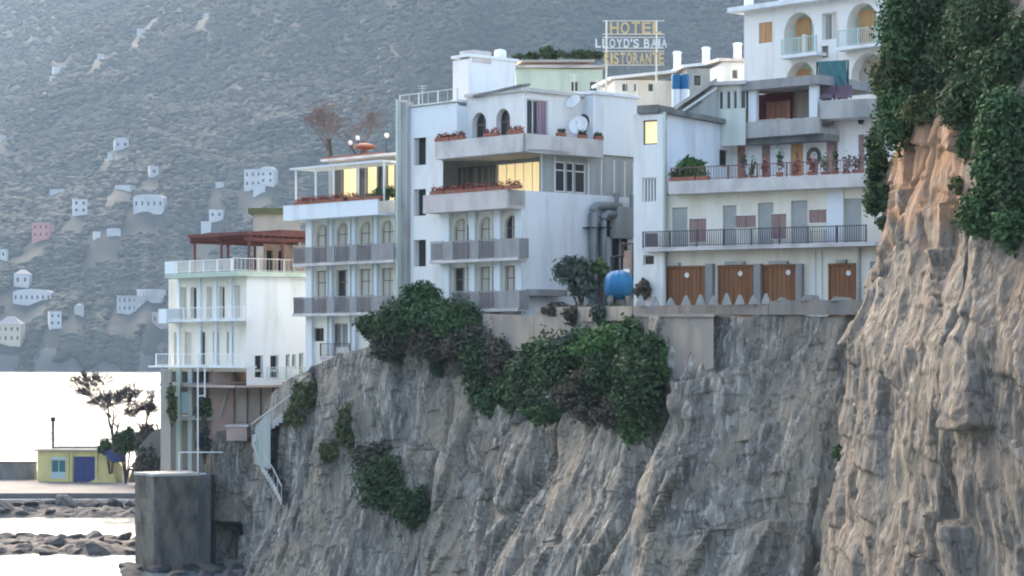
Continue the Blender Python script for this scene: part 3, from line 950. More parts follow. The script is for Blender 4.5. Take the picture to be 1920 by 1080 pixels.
# stair bay: spandrels between openings closed by black sheets painted as shade
holes = [FA.rect(781, 804, a, b) for a, b in ((258, 310), (355, 405), (450, 500))]
mb = MB(); FA.wall(mb, uS, uM, zB0, zA(196, 800), holes, 0.25, 0.3); mb.build('stair_wall', M['white'], hotel)
for h in holes:
    mb = MB(); FA.box(mb, h[0], h[1], h[2], h[3], -0.15, -0.05); lo = mb.build('landing', M['dark'], hotel)  # black sheet in place of the shaded stair landing
    q = MB(); FA.box(q, h[0] + 0.02, h[0] + 0.22, h[2], h[3], -0.049, 0.02); q.build('frame', M['concrete'], lo)
# tall pilaster left of the stair
mb = MB(); FA.box(mb, FA.u(742, 0.9), uS - 0.55, zB0, zA(189, 760), 0.0, 0.9); mb.build('pilaster', M['greenwhite'], hotel)
mb = MB(); FA.box(mb, uS - 0.549, uS, zB0, zA(192, 770), 0.0, 0.55); mb.build('pilaster', M['concrete'], hotel)
# glazed floor behind the lower terrace
zg0, zg1 = z_terr_t - 0.35, z_up
ob = -2.6
holes = []; w3 = []
for a, b, pn, fm, ml in ((857, 893, 'curtain', 'framebrown', 2), (894, 929, 'curtain', 'framebrown', 2), (931, 1011, 'lit', 'frame', 4)):
    h = (FA.u(a, ob), FA.u(b, ob), zg0 + 0.1, zg1 - 0.25); holes.append(h); w3.append((h, pn, fm, ml))
mb = MB(); FA.wall(mb, FA.u(818, ob), FA.u(1014, ob), zg0, zg1 + 0.3, holes, ob, 0.2); mb.build('glazed_wall', M['greypanel'], hotel)
for h, pn, fm, ml in w3: window(FA, hotel, h, ob, 0.15, pn, fm, 0.06 if ml < 4 else 0.035, ml)
# side wall below, wide and plain
uR = FB.u(1192)
mb = MB()
FB.wall(mb, 0, uR, zB0, z_terr_t, [FB.rect(1137, 1146, 412, 444)], 0, 0.2)
mb.build('side_wall', M['whiteskytint'], hotel)
window(FB, hotel, FB.rect(1137, 1146, 412, 444), 0, 0.15, 'glass', 'framebrown', 0.05, 0)
mb = MB(); FB.box(mb, FB.u(1024), FB.u(1024) + 0.12, zB0, z_terr_t, 0.003, 0.12); mb.build('rain_pipe', M['whiteskytint'], hotel)
mb = MB(); FB.box(mb, 0, FB.u(1045), FB.z(1000, 555), FB.z(1000, 543), 0.003, 0.9); mb.build('ledge', M['balpost'], hotel)
# glazed band of the side
zs0, zs1 = z_terr_t, z_up
gl = [(1043, 1062, 'glass'), (1064, 1078, 'dark'), (1080, 1100, 'glass')]
pn_ = [(1016, 1041, 'greypanel'), (1104, 1150, 'greypanel'), (1152, 1190, 'greypanel')]
uC = FA.u(1014, ob)
u0s = FB.u(1013)
holes = [(FB.u(a), FB.u(b), zs0 + 0.06, zs1 - 0.35) for a, b, _ in gl]
mb = MB(); FB.wall(mb, u0s, uR, zs0, zs1 + 0.3, holes, -0.05, 0.15); mb.build('side_band', M['greypanel'], hotel)
for h, (a, b, pn) in zip(holes, gl): window(FB, hotel, h, -0.05, 0.1, pn, 'frame', 0.07, 0, True)
for a in (1016, 1041, 1104, 1128, 1152, 1172, 1188):
    mb = MB(); FB.box(mb, FB.u(a) - 0.04, FB.u(a) + 0.04, zs0, zs1, -0.05, 0.0); mb.build('mullion', M['frame'], hotel)
# upper terrace with its parapet turning the corner
mb = MB()
uT = FA.u(815, 0.9)
FA.box(mb, uT, 0.9, z_up, z_up_t, 0.7, 0.9); FA.box(mb, uT, 0.9, z_up - 0.02, z_up + 0.2, ob - 0.3, 0.7); FA.box(mb, uT, uT + 0.18, z_up + 0.2, z_up_t, ob, 0.7)
mb.build('terrace_parapet', M['parapet'], hotel)
mb = MB()
FB.box(mb, -0.9, FB.u(1131, 0.9), z_up + 0.003, z_up_t - 0.004, 0.72, 0.9)
FB.box(mb, 0.4, FB.u(1131, 0.9), z_up + 0.004, z_up + 0.2, -0.2, 0.72)
mb.build('terrace_parapet', M['parapet'], hotel)
# penthouse floor: arched wall on the sea side
op = -0.6
zp0, zp1 = z_up + 0.2, z_roof
holes = [FA.rect(885, 911, 211, 262, op), FA.rect(930, 956, 204, 258, op)]
holes = [(h[0], h[1], zp0 + 0.1, h[3]) for h in holes]
uPe = FA.u(982, op)
mb = MB(); FA.wall(mb, FA.u(845, op), uPe, zp0, zp1, holes, op, 0.5)
for h in holes: FA.arch_fill(mb, (h[0], h[1], h[2], h[3]), op, 0.45)
mb.build('arcade_wall', M['white'], hotel)
for h in holes:
    window(FA, hotel, h, op, 0.45, 'glass', 'framebrown', 0.08, 1, True)
# left plain block of the top floor, flush with the stair bay
mb = MB(); FA.wall(mb, uS, FA.u(862), zA(258, 800), zA(197, 800), (), 0.26); 
e0 = FA.pt(FA.u(862), 0.26, 0); e1 = FA.pt(FA.u(862), op, 0)
mb.quad((e0.x, e0.y, zp0), (e1.x, e1.y, zp0), (e1.x, e1.y, zA(193, 800)), (e0.x, e0.y, zA(193, 800)))
mb.build('block_wall', M['whiteskytint'], hotel)
# penthouse side: recedes from the arcade corner
cP = FA.pt(uPe, op, 0)
FC = Frame(982, cP.y, DB)
FC.O = Vector((cP.x, cP.y))
hD = FC.rect(988, 1028, 187, 250); hD = (hD[0], hD[1], zp0 + 0.05, hD[3])
mb = MB(); FC.wall(mb, 0, FC.u(1112), zp0, zp1, [hD], 0, 0.2); mb.build('penthouse_side', M['white'], hotel)
wo_ = window(FC, hotel, hD, 0, 0.15, 'glass', 'frame', 0.07, 2, False)
q = MB(); FC.box(q, hD[0] + (hD[1] - hD[0]) * 0.52, hD[1] - 0.05, hD[2] + 0.05, hD[3] - 0.05, -0.16, -0.12); q.build('curtain', M['purple'], wo_)
# right block standing forward
mb = MB(); FB.wall(mb, FB.u(1112, 0.15), uR, z_up + 0.3, FB.z(1150, 181), [], 0.15)
p0 = FB.pt(FB.u(1112, 0.15), 0.15, 0); p1 = FB.pt(FB.u(1112, 0.15), -4, 0)
mb.quad((p0.x, p0.y, z_up), (p1.x, p1.y, z_up), (p1.x, p1.y, FB.z(1150, 181)), (p0.x, p0.y, FB.z(1150, 181)))
mb.build('block_wall', M['whiteskytint'], hotel)
# porthole in the block's left cheek
c = FB.pt(FB.u(1112, 0.15) + 0.0, -0.6, FB.z(1108, 228))
mb = MB(); ax = Vector((-FB.d.x, -FB.d.y, 0))
mb.tube([c + ax * 0.02, c + ax * 0.10], 0.62, 20); ro = mb.build('round_window', M['frame'], hotel)
q = MB(); q.tube([c + ax * 0.05, c + ax * 0.13], 0.52, 20); q.build('pane', M['glass'], ro)
# rear walls and roof deck close the volume
bk = 9.0
mb = MB()
pA0, pA1, pB1 = FA.pt(uS - 1.2, 0, 0), FA.pt(0, 0, 0), FB.pt(uR, 0, 0)
pBk0 = FA.pt(uS - 1.2, -bk, 0); pBk1 = FB.pt(uR, -0.01, 0) + Vector((FA.n.x, FA.n.y, 0)) * -0.01
zr = zA(198, 800)
L0 = FA.pt(uS - 1.2, 0, zr); L1 = FA.pt(uS - 1.2, -9.6, zr)
mb.hexa([FA.pt(uS - 1.2, 0.0, zr - 0.25), FA.pt(FA.u(862), 0.0, zr - 0.25), FA.pt(FA.u(862), -9.6, zr - 0.25), FA.pt(uS - 1.2, -9.6, zr - 0.25),
         FA.pt(uS - 1.2, 0.4, zr), FA.pt(FA.u(862), 0.4, zr), FA.pt(FA.u(862), -9.6, zr), FA.pt(uS - 1.2, -9.6, zr)])
mb.build('roof', M['concrete'], hotel)
mb = MB()
ct = [FA.pt(FA.u(862) + 0.02, op + 0.25, zp1), FA.pt(uPe + 0.25, op + 0.25, zp1), FC.pt(FC.u(1112), 0.25, zp1), FC.pt(FC.u(1112), -7, zp1), FA.pt(FA.u(862) + 0.02, -9.6, zp1)]
mb.prism(ct, (0, 0, 0.22)); mb.build('roof', M['parapet'], hotel)
mb = MB()
zq = FB.z(1150, 181)
ct = [FB.pt(FB.u(1112, 0.3), 0.3, zq), FB.pt(uR + 0.2, 0.3, zq), FB.pt(uR + 0.2, -8, zq), FB.pt(FB.u(1112, 0.3), -8, zq)]
mb.prism(ct, (0, 0, 0.2)); mb.build('roof', M['whiteskytint'], hotel)
mb = MB()   # hidden back and left flank
for q0, q1 in ((FA.pt(uS - 1.2, 0, 0), FA.pt(uS - 1.2, -9.6, 0)), (FA.pt(uS - 1.2, -9.6, 0), FB.pt(uR, -8, 0)), (FB.pt(uR, 0, 0), FB.pt(uR, -8, 0))):
    mb.quad((q0.x, q0.y, zB0), (q1.x, q1.y, zB0), (q1.x, q1.y, zr - 0.3), (q0.x, q0.y, zr - 0.3))
mb.build('rear_wall', M['white'], hotel)
# dark awning strip along the penthouse roof
mb = MB(); mb.hexa([FA.pt(FA.u(893, op), op + 0.3, zA(181, 895)), FA.pt(uPe, op + 0.3, zp1 + 0.23), FA.pt(uPe, op - 0.6, zp1 + 0.40), FA.pt(FA.u(893, op), op - 0.6, zA(179, 895)),
                   FA.pt(FA.u(893, op), op + 0.3, zA(179, 895) + 0.1), FA.pt(uPe, op + 0.3, zp1 + 0.42), FA.pt(uPe, op - 0.6, zp1 + 0.55), FA.pt(FA.u(893, op), op - 0.6, zA(177, 895) + 0.1)])
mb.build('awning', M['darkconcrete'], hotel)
# roof railing, left
railing(FA, hotel, uS - 1.1, FA.u(862), zr + 0.0, zr + 0.85, 0.2, 'signpole', 0.9, 1.8, 'roof_railing', 0.02, 0.02)
railing(FB, hotel, FB.u(1118), uR, zq + 0.2, zq + 1.0, 0.1, 'signpole', 0.5, 1.5, 'roof_railing', 0.02, 0.02)
# lift house on the roof
ol = -5.5
uh0, uh1 = FA.u(849, ol), FA.u(879, ol)
mb = MB(); FA.box(mb, uh0, uh1, zr - 0.2, FA.z(865, 112, ol), ol - 4.2, ol); lh = mb.build('lift_house', M['white'], hotel)
cC = FA.pt(uh1, ol, 0)
FD = Frame(880, cC.y, DB); FD.O = Vector((cC.x, cC.y))
za, zb_ = zr - 0.2, FD.z(920, 108)
mb = MB(); hW = FD.rect(926, 934, 156, 166); FD.wall(mb, 0.02, FD.u(966), za, zb_, [hW], 0.01, 0.15)
mb.build('lift_house_side', M['whiteskytint'], hotel)
window(FD, hotel, hW, 0, 0.1, 'dark', 'framebrown', 0.04, 0)
mb = MB(); FD.box(mb, FD.u(886), FD.u(920), FD.z(900, 118), FD.z(900, 95), -(uh1 - uh0) * .8, 0.06); mb.build('water_tank_box', M['parapet'], lh)
mb = MB(); FD.box(mb, FD.u(878), FD.u(970), zb_ - 0.1, zb_ + 0.08, -(uh1 - uh0) - 0.15, 0.2); mb.build('cornice', M['whiteskytint'], lh)
mb = MB(); c = FD.pt(FD.u(957), -1.0, FD.z(957, 104)); mb.lathe(c, [(0.42, -0.1), (0.42, 0.3), (0.36, 0.45), (0.12, 0.52)], 16); mb.build('tank', M['whiteskytint'], lh, True)

# satellite dishes and things on the upper terrace
def dish(fr, px, py, o, r, aim, label, foot):
    c = fr.pt(fr.u(px, o), o, fr.z(px, py, o))
    t = thing('satellite_dish', label, 'satellite dish', Vector((c.x, c.y, foot)), 'satellite dishes on the hotel')
    aim = Vector(aim).normalized(); a = aim.cross(Vector((0, 0, 1))).normalized(); b = a.cross(aim)
    mb = MB(); rings = []
    for i in range(6):
        q = i / 5
        n0 = len(mb.v)
        for k in range(20):
            an = 2 * math.pi * k / 20
            mb.v.append(tuple(c + (a * math.cos(an) + b * math.sin(an)) * (r * max(q, .02)) + aim * (0.28 * r * q * q)))
        rings.append(n0)
    for r0, r1 in zip(rings, rings[1:]):
        for k in range(20):
            j = (k + 1) % 20; mb.f.append((r0 + k, r0 + j, r1 + j, r1 + k))
    mb.build('reflector', M['plastic'], t, True)
    mb = MB(); mb.tube([c - aim * 0.1, Vector((c.x, c.y, c.z - 0.3)) - aim * 0.2, Vector((c.x, c.y, foot)) - aim * 0.2], 0.035, 6); mb.build('mast', M['signpole'], t)
    mb = MB(); mb.tube([c - b * r * 0.9, c + aim * r * 0.9], 0.02, 5); mb.tube([c + aim * r * 0.85, c + aim * r * 1.0], 0.06, 8); mb.build('arm', M['signpole'], t)


dish(FC, 1076, 192, 0.6, 0.5, (-0.5, -0.7, 0.6), 'white satellite dish mounted high on the penthouse wall', zp0)
dish(FC, 1086, 236, 1.2, 0.62, (-0.3, -0.9, 0.35), 'white satellite dish low on the upper terrace', z_up + 0.2)
for i, (px, lab) in enumerate(((830, 'flower box at the left end of the upper hotel terrace parapet'), (858, 'flower box left of the first penthouse arch'),
                               (922, 'flower box between the two penthouse arches'), (966, 'flower box at the corner of the upper hotel terrace'))):
    flower_box(FA, FA.u(px, 0.8), 0.8, z_up_t, 1.3, lab, 'flower boxes on the upper terrace', 900 + i)
for i, (px, lab) in enumerate(((822, 'flower box at the left end of the lower hotel terrace parapet'), (846, 'flower box below the left curtained terrace windows'), (872, 'flower box below the brown framed terrace windows'),
                               (898, 'flower box next to the yellow lit blind, lower terrace'), (930, 'flower box in front of the yellow lit blind'), (962, 'flower box at the corner of the lower hotel terrace'))):
    flower_box(FA, FA.u(px, 1.45), 1.45, z_terr_t, 1.4, lab, 'flower boxes on the lower terrace', 930 + i)
for i, (px, lab) in enumerate(((1052, 'dark planter on the upper terrace side, left one'), (1092, 'dark planter on the upper terrace side, middle one'), (1122, 'dark planter on the upper terrace side, right one'))):
    flower_box(FB, FB.u(px, 0.8), 0.8, z_up_t, 0.7, lab, 'planters on the side parapet', 950 + i, 'leafdark')

# thin aerials on the roof
for i, (px, py0, py1, o_, lab) in enumerate(((1077, 138, 168, -2.0, 'thin white roof aerial above the penthouse wall'), (1127, 152, 180, -1.0, 'thin white roof aerial at the right roof block'), (792, 160, 196, -2.0, 'thin aerial standing in the left roof railing'))):
    F_ = FC if i < 2 else FA
    a, b = F_.pt(F_.u(px, o_), o_, F_.z(px, py1, o_)), F_.pt(F_.u(px, o_), o_, F_.z(px, py0, o_))
    t = thing('roof_aerial', lab, 'aerial', a, 'aerials on the hotel roof')
    mb = MB(); mb.tube([a - Vector((0, 0, .6)), b], .028, 6); mb.build('mast', M['signpole'], t)
    mb = MB()
    for q in (0, .16, .32): mb.tube([b + Vector((-.32 + q * .4, 0, -.05 - q)), b + Vector((.32 - q * .4, 0, -.05 - q))], .012, 4)
    mb.build('elements', M['signpole'], t)

# ventilation ducts on the side wall
for i, (px, zt_, o_, lab) in enumerate(((1112, 385, 0.45, 'tall grey ventilation duct bent over the hotel side wall, left one'), (1130, 400, 0.45, 'shorter grey ventilation duct on the hotel side wall, right one'))):
    u = FB.u(px, o_); z1 = FB.z(px, zt_, o_); ue = FB.u(1163 if i == 0 else 1160, o_)
    t = thing('ventilation_duct', lab, 'duct', FB.pt(u, o_, zB0), 'ducts on the hotel wall')
    mb = MB(); r_ = 0.27
    pts = [FB.pt(u, o_, zB0), FB.pt(u, o_, z1 - 0.5)] + [FB.pt(u + 0.5 - 0.5 * math.cos(an), o_, z1 - 0.5 + 0.5 * math.sin(an)) for an in (0.4, 0.8, 1.2, 1.57)] + [FB.pt(ue, o_, z1)]
    mb.tube(pts, r_, 12); mb.build('duct_pipe', M['duct'], t, True)
    mb = MB(); FB.box(mb, u - 0.5, u + 0.5, FB.z(px, 428, o_), FB.z(px, 428, o_) + 0.06, 0.01, o_ + 0.3); mb.build('bracket', M['black'], t)
t = thing('kitchen_extractor', 'grey metal extractor box with chimney stubs high on the hotel wall', 'extractor', FB.pt(FB.u(1172), 0.5, zB0))
mb = MB(); FB.box(mb, FB.u(1160, .8), FB.u(1188, .8), FB.z(1170, 447, .8), FB.z(1170, 388, .8), 0.02, 0.9); mb.build('housing', M['greypanel'], t)
mb = MB(); c = FB.pt(FB.u(1157, .5), 0.5, FB.z(1157, 390, .5)); mb.tube([c, c + Vector((0, 0, 0.75))], 0.14, 10); mb.tube([c + Vector((0, 0, .7)), c + Vector((0, 0, 0.95))], 0.22, 10); mb.build('chimney', M['duct'], t, False)
mb = MB(); c = FB.pt(FB.u(1186, .5), 0.5, FB.z(1186, 388, .5)); mb.tube([c, c + Vector((0, 0, 0.75))], 0.2, 10); mb.build('chimney', M['duct'], t)
mb = MB(); FB.box(mb, FB.u(1164, .9), FB.u(1172, .9), zB0, FB.z(1170, 447, .8), 0.1, 0.35); FB.box(mb, FB.u(1182, .9), FB.u(1188, .9), zB0, FB.z(1170, 447, .8), 0.1, 0.35); mb.build('leg', M['black'], t)

# ============ hotel wing, left of the stair pilaster
wing = thing('hotel_wing', 'cream hotel wing with eight small balconies under a glazed roof terrace', 'hotel', FA.pt(FA.u(650), 0, 15))
u0, u1 = FA.u(578), FA.u(741)
zW = lambda py, px: FA.z(px, py)
z1p = (zW(416, 560) + zW(404, 740)) / 2
z1t = (zW(388, 560) + zW(375, 740)) / 2
rows = ((417, 470, 461, 497), (505, 558, 557, 592))
cols_ = ((592, 617), (630, 656), (673, 699), (714, 738))
holes = []; sp = []
zr_ = []
for (ht, hb, bt, bb) in rows:
    zt_ = zW(ht, 665); zz = zW(bb, 665); zbt = zW(bt, 665); zr_.append((zz, zbt))
    for a, b in cols_:
        h = (FA.u(a), FA.u(b), zz + 0.2, zt_); holes.append(h); sp.append(h)
hg = (FA.u(617), FA.u(652), zW(652, 635), zW(606, 635)); hg2 = (FA.u(588), FA.u(607), zW(640, 597), zW(615, 597))
mb = MB(); FA.wall(mb, u0, u1, 11.0, z1t, holes + [hg, hg2], 0, 0.28)
for h in holes[:4]: FA.arch_fill(mb, (h[0], h[1], h[3] - .4, h[3]), 0, 0.25)
mb.build('wall', M['cream'], wing)
cov = (0.55, 0.9, 0.85, 0.8, 0.95, -0.5, 0.9, 0.85)
for i, h in enumerate(sp): window(FA, wing, h, 0, 0.24, 'glass', 'framebrown', 0.06, 1, True, cover=cov[i])
window(FA, wing, hg, 0, 0.3, 'curtain', 'frame', 0.07, 1); window(FA, wing, hg2, 0, 0.2, 'glass', 'framebrown', 0.06, 1)
for a, b in ((579, 590), (619, 628), (659, 671), (702, 712)):
    mb = MB(); FA.box(mb, FA.u(a), FA.u(b), 13.0, z1p, 0.003, 0.28); mb.build('column', M['whiteskytint'], wing)
for a in (621.5, 664, 705):
    mb = MB(); p0 = FA.pt(FA.u(a), 0.34, 13); mb.tube([p0, Vector((p0.x, p0.y, z1p))], 0.06, 8); mb.build('rain_pipe', M['greenwhite'], wing)
for zz, zbt in zr_:
    mb = MB(); FA.box(mb, FA.u(549, 1.1), FA.u(738, 1.1), zz, zz + 0.18, 0.29, 1.15); mb.build('balcony_slab', M['parapet'], wing)
    for a, b, k in ((549, 571, 0), (572, 586, 1), (587, 612, 0), (613, 627, 1), (628, 655, 0), (656, 669, 1), (670, 696, 0), (697, 738, 1)):
        if k:
            mb = MB(); FA.box(mb, FA.u(a, 1.1), FA.u(b, 1.1), zz + 0.18, zbt, 1.02, 1.12); o_ = mb.build('balustrade_panel', M['balpost'], wing)
        else:
            o_ = bar_front(FA, wing, FA.u(a, 1.1), FA.u(b, 1.1), zz + .18, zbt, 1.02)
        if not k:
            q = MB(); FA.box(q, FA.u(a, 1.1), FA.u(b, 1.1), zbt - 0.02, zbt + 0.05, 0.97, 1.1); q.build('handrail', M['balpost'], o_)
    mb = MB(); FA.box(mb, FA.u(549, 1.1), FA.u(549, 1.1) + 0.1, zz + 0.18, zbt, 0.29, 1.0); mb.build('balustrade_panel', M['balpost'], wing)
# terrace slab and parapet
ua = FA.u(531, 1.5)
mb = MB(); FA.box(mb, ua, u1, z1p, z1t, 1.3, 1.5); FA.box(mb, ua, u1, z1p, z1p + 0.2, -8, 1.3); FA.box(mb, ua, ua + 0.18, z1p + 0.2, z1t, -6, 1.3)
mb.build('terrace_parapet', M['whiteskytint'], wing)
# glazed pavilion
zc = (zW(325, 555) + zW(302, 738)) / 2
mb = MB()
FA.box(mb, FA.u(547, 1.0), u1 + 0.0, zc, zc + 0.12, -1.2, 1.2)
mb.build('canopy', M['whiteskytint'], wing)
z2 = (zW(296, 620) + zW(286, 735)) / 2
mb = MB(); FA.box(mb, FA.u(615, -2), u1, z2, z2 + 0.15, -7, -1.3); mb.build('roof', M['parapet'], wing)
for a in (555, 592, 626, 672, 720):
    mb = MB(); u = FA.u(a, 1.0); FA.box(mb, u - 0.05, u + 0.05, z1t - 0.1, zc, 0.95, 1.05); mb.build('post', M['railwhite'], wing)
op2 = -2.4
hh = []
for a, b, pn in ((624, 640, 'glass'), (641, 668, 'lit'), (670, 684, 'glass'), (686, 706, 'lit'), (708, 722, 'glass'), (724, 739, 'lit')):
    h = (FA.u(a, op2), FA.u(b, op2), z1t - 0.6, z2 - 0.35); hh.append((h, pn))
mb = MB(); FA.wall(mb, FA.u(616, op2), FA.u(741, op2), z1p + 0.2, z2, [h for h, _ in hh], op2, 0.15); mb.build('pavilion_wall', M['concrete'], wing)
for h, pn in hh: window(FA, wing, h, op2, 0.1, pn, 'framebrown', 0.06, 0)
mb = MB()
for q0, q1 in ((FA.pt(u0, 0, 0), FA.pt(u0, -8, 0)), (FA.pt(u0, -8, 0), FA.pt(u1, -8, 0))):
    mb.quad((q0.x, q0.y, 11), (q1.x, q1.y, 11), (q1.x, q1.y, z1p), (q0.x, q0.y, z1p))
q0, q1 = FA.pt(FA.u(616, op2), op2, 0), FA.pt(FA.u(616, op2), -7, 0)
mb.quad((q0.x, q0.y, z1p + .2), (q1.x, q1.y, z1p + .2), (q1.x, q1.y, z2), (q0.x, q0.y, z2))
mb.build('flank_wall', M['whiteskytint'], wing)
# little balcony low on the wing
mb = MB(); FA.box(mb, FA.u(600, 1.6), FA.u(656, 1.6), zW(676, 628), zW(668, 628), 0.002, 1.6); mb.build('balcony_slab', M['parapet'], wing)
railing(FA, wing, FA.u(601, 1.5), FA.u(655, 1.5), zW(668, 628), zW(644, 628), 1.5, 'raildark', 0.16, 1.2)
mb = MB(); FA.box(mb, FA.u(603, 1.4), FA.u(653, 1.4), 10.5, zW(676, 628), -0.5, 1.1); mb.build('wall_base', M['retain'], wing)
for i, (px, lab) in enumerate(((568, 'red flower box on the wing terrace, under the open canopy'), (592, 'red flower box on the wing terrace by the second canopy post'), (612, 'red flower box on the wing terrace left of the lit glazing'),
                               (640, 'red flower box on the wing terrace below the lit glazing'), (662, 'red flower box on the wing terrace by the fourth canopy post'), (700, 'leafy box on the wing terrace near the pilaster'))):
    flower_box(FA, FA.u(px, 1.4), 1.4, z1t, 1.6, lab, 'flower boxes on the wing terrace', 970 + i, 'flower' if i < 5 else 'leafmid')
c = FA.pt(FA.u(722, -0.6), -0.6, z1t - 0.6)
shrub('terrace_plant', 'tall leafy plant behind the glazed wing terrace front', 'plant', c + Vector((0, 0, 0.9)), (0.7, 0.7, 0.9), 500, 'leafmid', 41, None, 8, 0.10)
# parasol and globe lamps on the wing roof
c = FA.pt(FA.u(684, -3), -3, z2 + 0.15)
t = thing('roof_fan', 'rusty red ventilation cowl on the wing roof', 'vent cowl', c)
mb = MB(); mb.tube([c, c + Vector((0, 0, 0.7))], 0.12, 8); mb.build('pipe', M['railred'], t)
mb = MB(); mb.lathe(c, [(0.12, 0.6), (0.75, 0.72), (0.72, 0.9), (0.2, 1.05)], 14); mb.build('cowl', M['terracotta'], t)
mb = MB(); FA.box(mb, FA.u(630, -3), FA.u(736, -3), z2 + 0.15, z2 + 0.32, -5, -1.7); tag(mb.build('roof_mat', M['terracotta']), 'low terracotta tiled edge lying on the wing roof', 'roof edge')
for i, (px, py, lab) in enumerate(((657, 268, 'white globe lamp on the wing roof, lowest and leftmost'), (671, 259, 'white globe lamp on the wing roof left of the red cowl'), (725, 254, 'white globe lamp on the wing roof beside the pilaster'))):
    u = FA.u(px, -3.2); z_ = FA.z(px, py, -3.2); c = FA.pt(u, -3.2, z2 + 0.32)
    t = thing('globe_lamp', lab, 'lamp', c, 'globe lamps on the wing roof')
    mb = MB(); mb.tube([c, Vector((c.x, c.y, z_ - 0.1))], 0.03, 6); mb.build('pole', M['black'], t)
    mb = MB(); mb.lathe((c.x, c.y, z_), [(0.04, -0.16), (0.12, -0.11), (0.16, 0), (0.12, 0.11), (0.04, 0.16)], 14); mb.build('globe', M['globe'], t, True)

# ============ white seaside building further left
FW = Frame(462, 165.5, DA)
FX = Frame(462, 165.5, DB)
wb = thing('seaside_building', 'white two storey seaside building with thin balconies and pale roof terrace', 'building', FW.pt(0, 0, 11))
zf = lambda py, px=400: FW.z(px, py)
zr0, zr1 = zf(521, 385), zf(489, 385)
zb1 = zf(603, 385); zb2 = zf(689, 375)
holes = []; sp = []
for a, b, cv in ((338, 350, .9), (357, 369, -.5), (387, 398, .6), (411, 421, -.5), (440, 450, .6)):
    h = (FW.u(a), FW.u(b), zb1 + 0.15, zf(537)); holes.append(h); sp.append((h, cv))
for a, b, cv in ((326, 338, .8), (346, 359, .6), (374, 385, -.6), (399, 411, .8), (425, 438, -.7)):
    h = (FW.u(a), FW.u(b), zb2 + 0.15, zf(622)); holes.append(h); sp.append((h, cv))
uw0 = FW.u(328)
mb = MB(); FW.wall(mb, FW.u(316), 0, zb2 - 0.3, zr0, holes, 0, 0.3); mb.build('wall', M['cream'], wb)
for h, cv in sp: window(FW, wb, h, 0, 0.25, 'glass', 'frame', 0.06, 0, False, cover=cv)
for a in (334, 374, 404, 432):
    mb = MB(); FW.box(mb, FW.u(a), FW.u(a) + 0.28, zb2, zr0, 0.002, 0.12); mb.build('pier', M['whiteskytint'], wb)
for z_, a0, a1 in ((zb1, 303, 460), (zb2, 278, 458)):
    mb = MB(); FW.box(mb, FW.u(a0, 1.2), FW.u(a1, 1.2), z_, z_ + 0.12, 0.13, 1.2); mb.build('balcony_slab', M['whiteskytint'], wb)
    railing(FW, wb, FW.u(a0 + 14, 1.15), FW.u(a1 - 3, 1.15), z_ + 0.12, z_ + 1.0, 1.12, 'railwhite', 0.22, 1.6, 'railing', 0.014, 0.025)
mb = MB(); FW.box(mb, FW.u(298, 1.3), FW.u(313, 1.3), zb1 - 0.1, zb1 + 0.95, 0.2, 1.35); mb.build('balcony_end', M['whiteskytint'], wb)
# roof slab and parapet
ue0 = FW.u(309, 1.2)
mb = MB(); FW.box(mb, ue0, 0.5, zr0, zr0 + 0.35, -9, 1.2); mb.build('roof', M['mint'], wb)
mb = MB(); FW.box(mb, ue0, FW.u(328, 1.2), zr0 + 0.35, zr1, 1.0, 1.2); mb.build('parapet', M['whiteskytint'], wb)
railing(FW, wb, FW.u(328, 1.2), FW.u(432, 1.2), zr0 + 0.35, zr1, 1.1, 'railwhite', 0.16, 1.5, 'railing', 0.03, 0.04)
railing(FX, wb, FX.u(434), FX.u(575), zr0 + 0.35, zr1 + 0.05, 0.2, 'signpole', 0.35, 2.0, 'railing', 0.02, 0.03)
# side wall
uX = FX.u(596)
holes = [FX.rect(478, 493, 666, 709), FX.rect(507, 522, 666, 709), FX.rect(536, 543, 664, 688), FX.rect(548, 555, 664, 688), FX.rect(561, 568, 662, 700)]
mb = MB(); FX.wall(mb, 0, uX, FX.z(500, 722), zr0, holes, 0, 0.3); mb.build('side_wall', M['whiteskytint'], wb)
for i, h in enumerate(holes): window(FX, wb, h, 0, 0.2, 'dark' if i < 2 else 'glass', 'frame', 0.05, 0)
mb = MB(); FX.box(mb, FX.u(440, 1.0), FX.u(575, 1.0), FX.z(500, 722) - 0.15, FX.z(500, 722), -6, 1.0); mb.build('floor_slab', M['salmon'], wb)
railing(FX, wb, FX.u(502, 0.95), FX.u(573, 0.95), FX.z(540, 712), FX.z(540, 688), 0.9, 'tealpale', 0.2, 1.4)
mb = MB()
for q0, q1 in ((FW.pt(FW.u(316), 0, 0), FW.pt(FW.u(316), -9, 0)), (FW.pt(FW.u(316), -9, 0), FX.pt(uX, 0, 0))):
    mb.quad((q0.x, q0.y, zb2 - .3), (q1.x, q1.y, zb2 - .3), (q1.x, q1.y, zr0), (q0.x, q0.y, zr0))
mb.build('rear_wall', M['white'], wb)
mb = MB(); mb.prism([FW.pt(FW.u(316), -0.01, zb2 - 0.3), FW.pt(-0.01, -0.01, zb2 - 0.3), FX.pt(uX, -0.01, zb2 - .3), FW.pt(FW.u(316), -9, zb2 - .3)], (0, 0, 0.2)); mb.build('floor_slab', M['concrete'], wb)
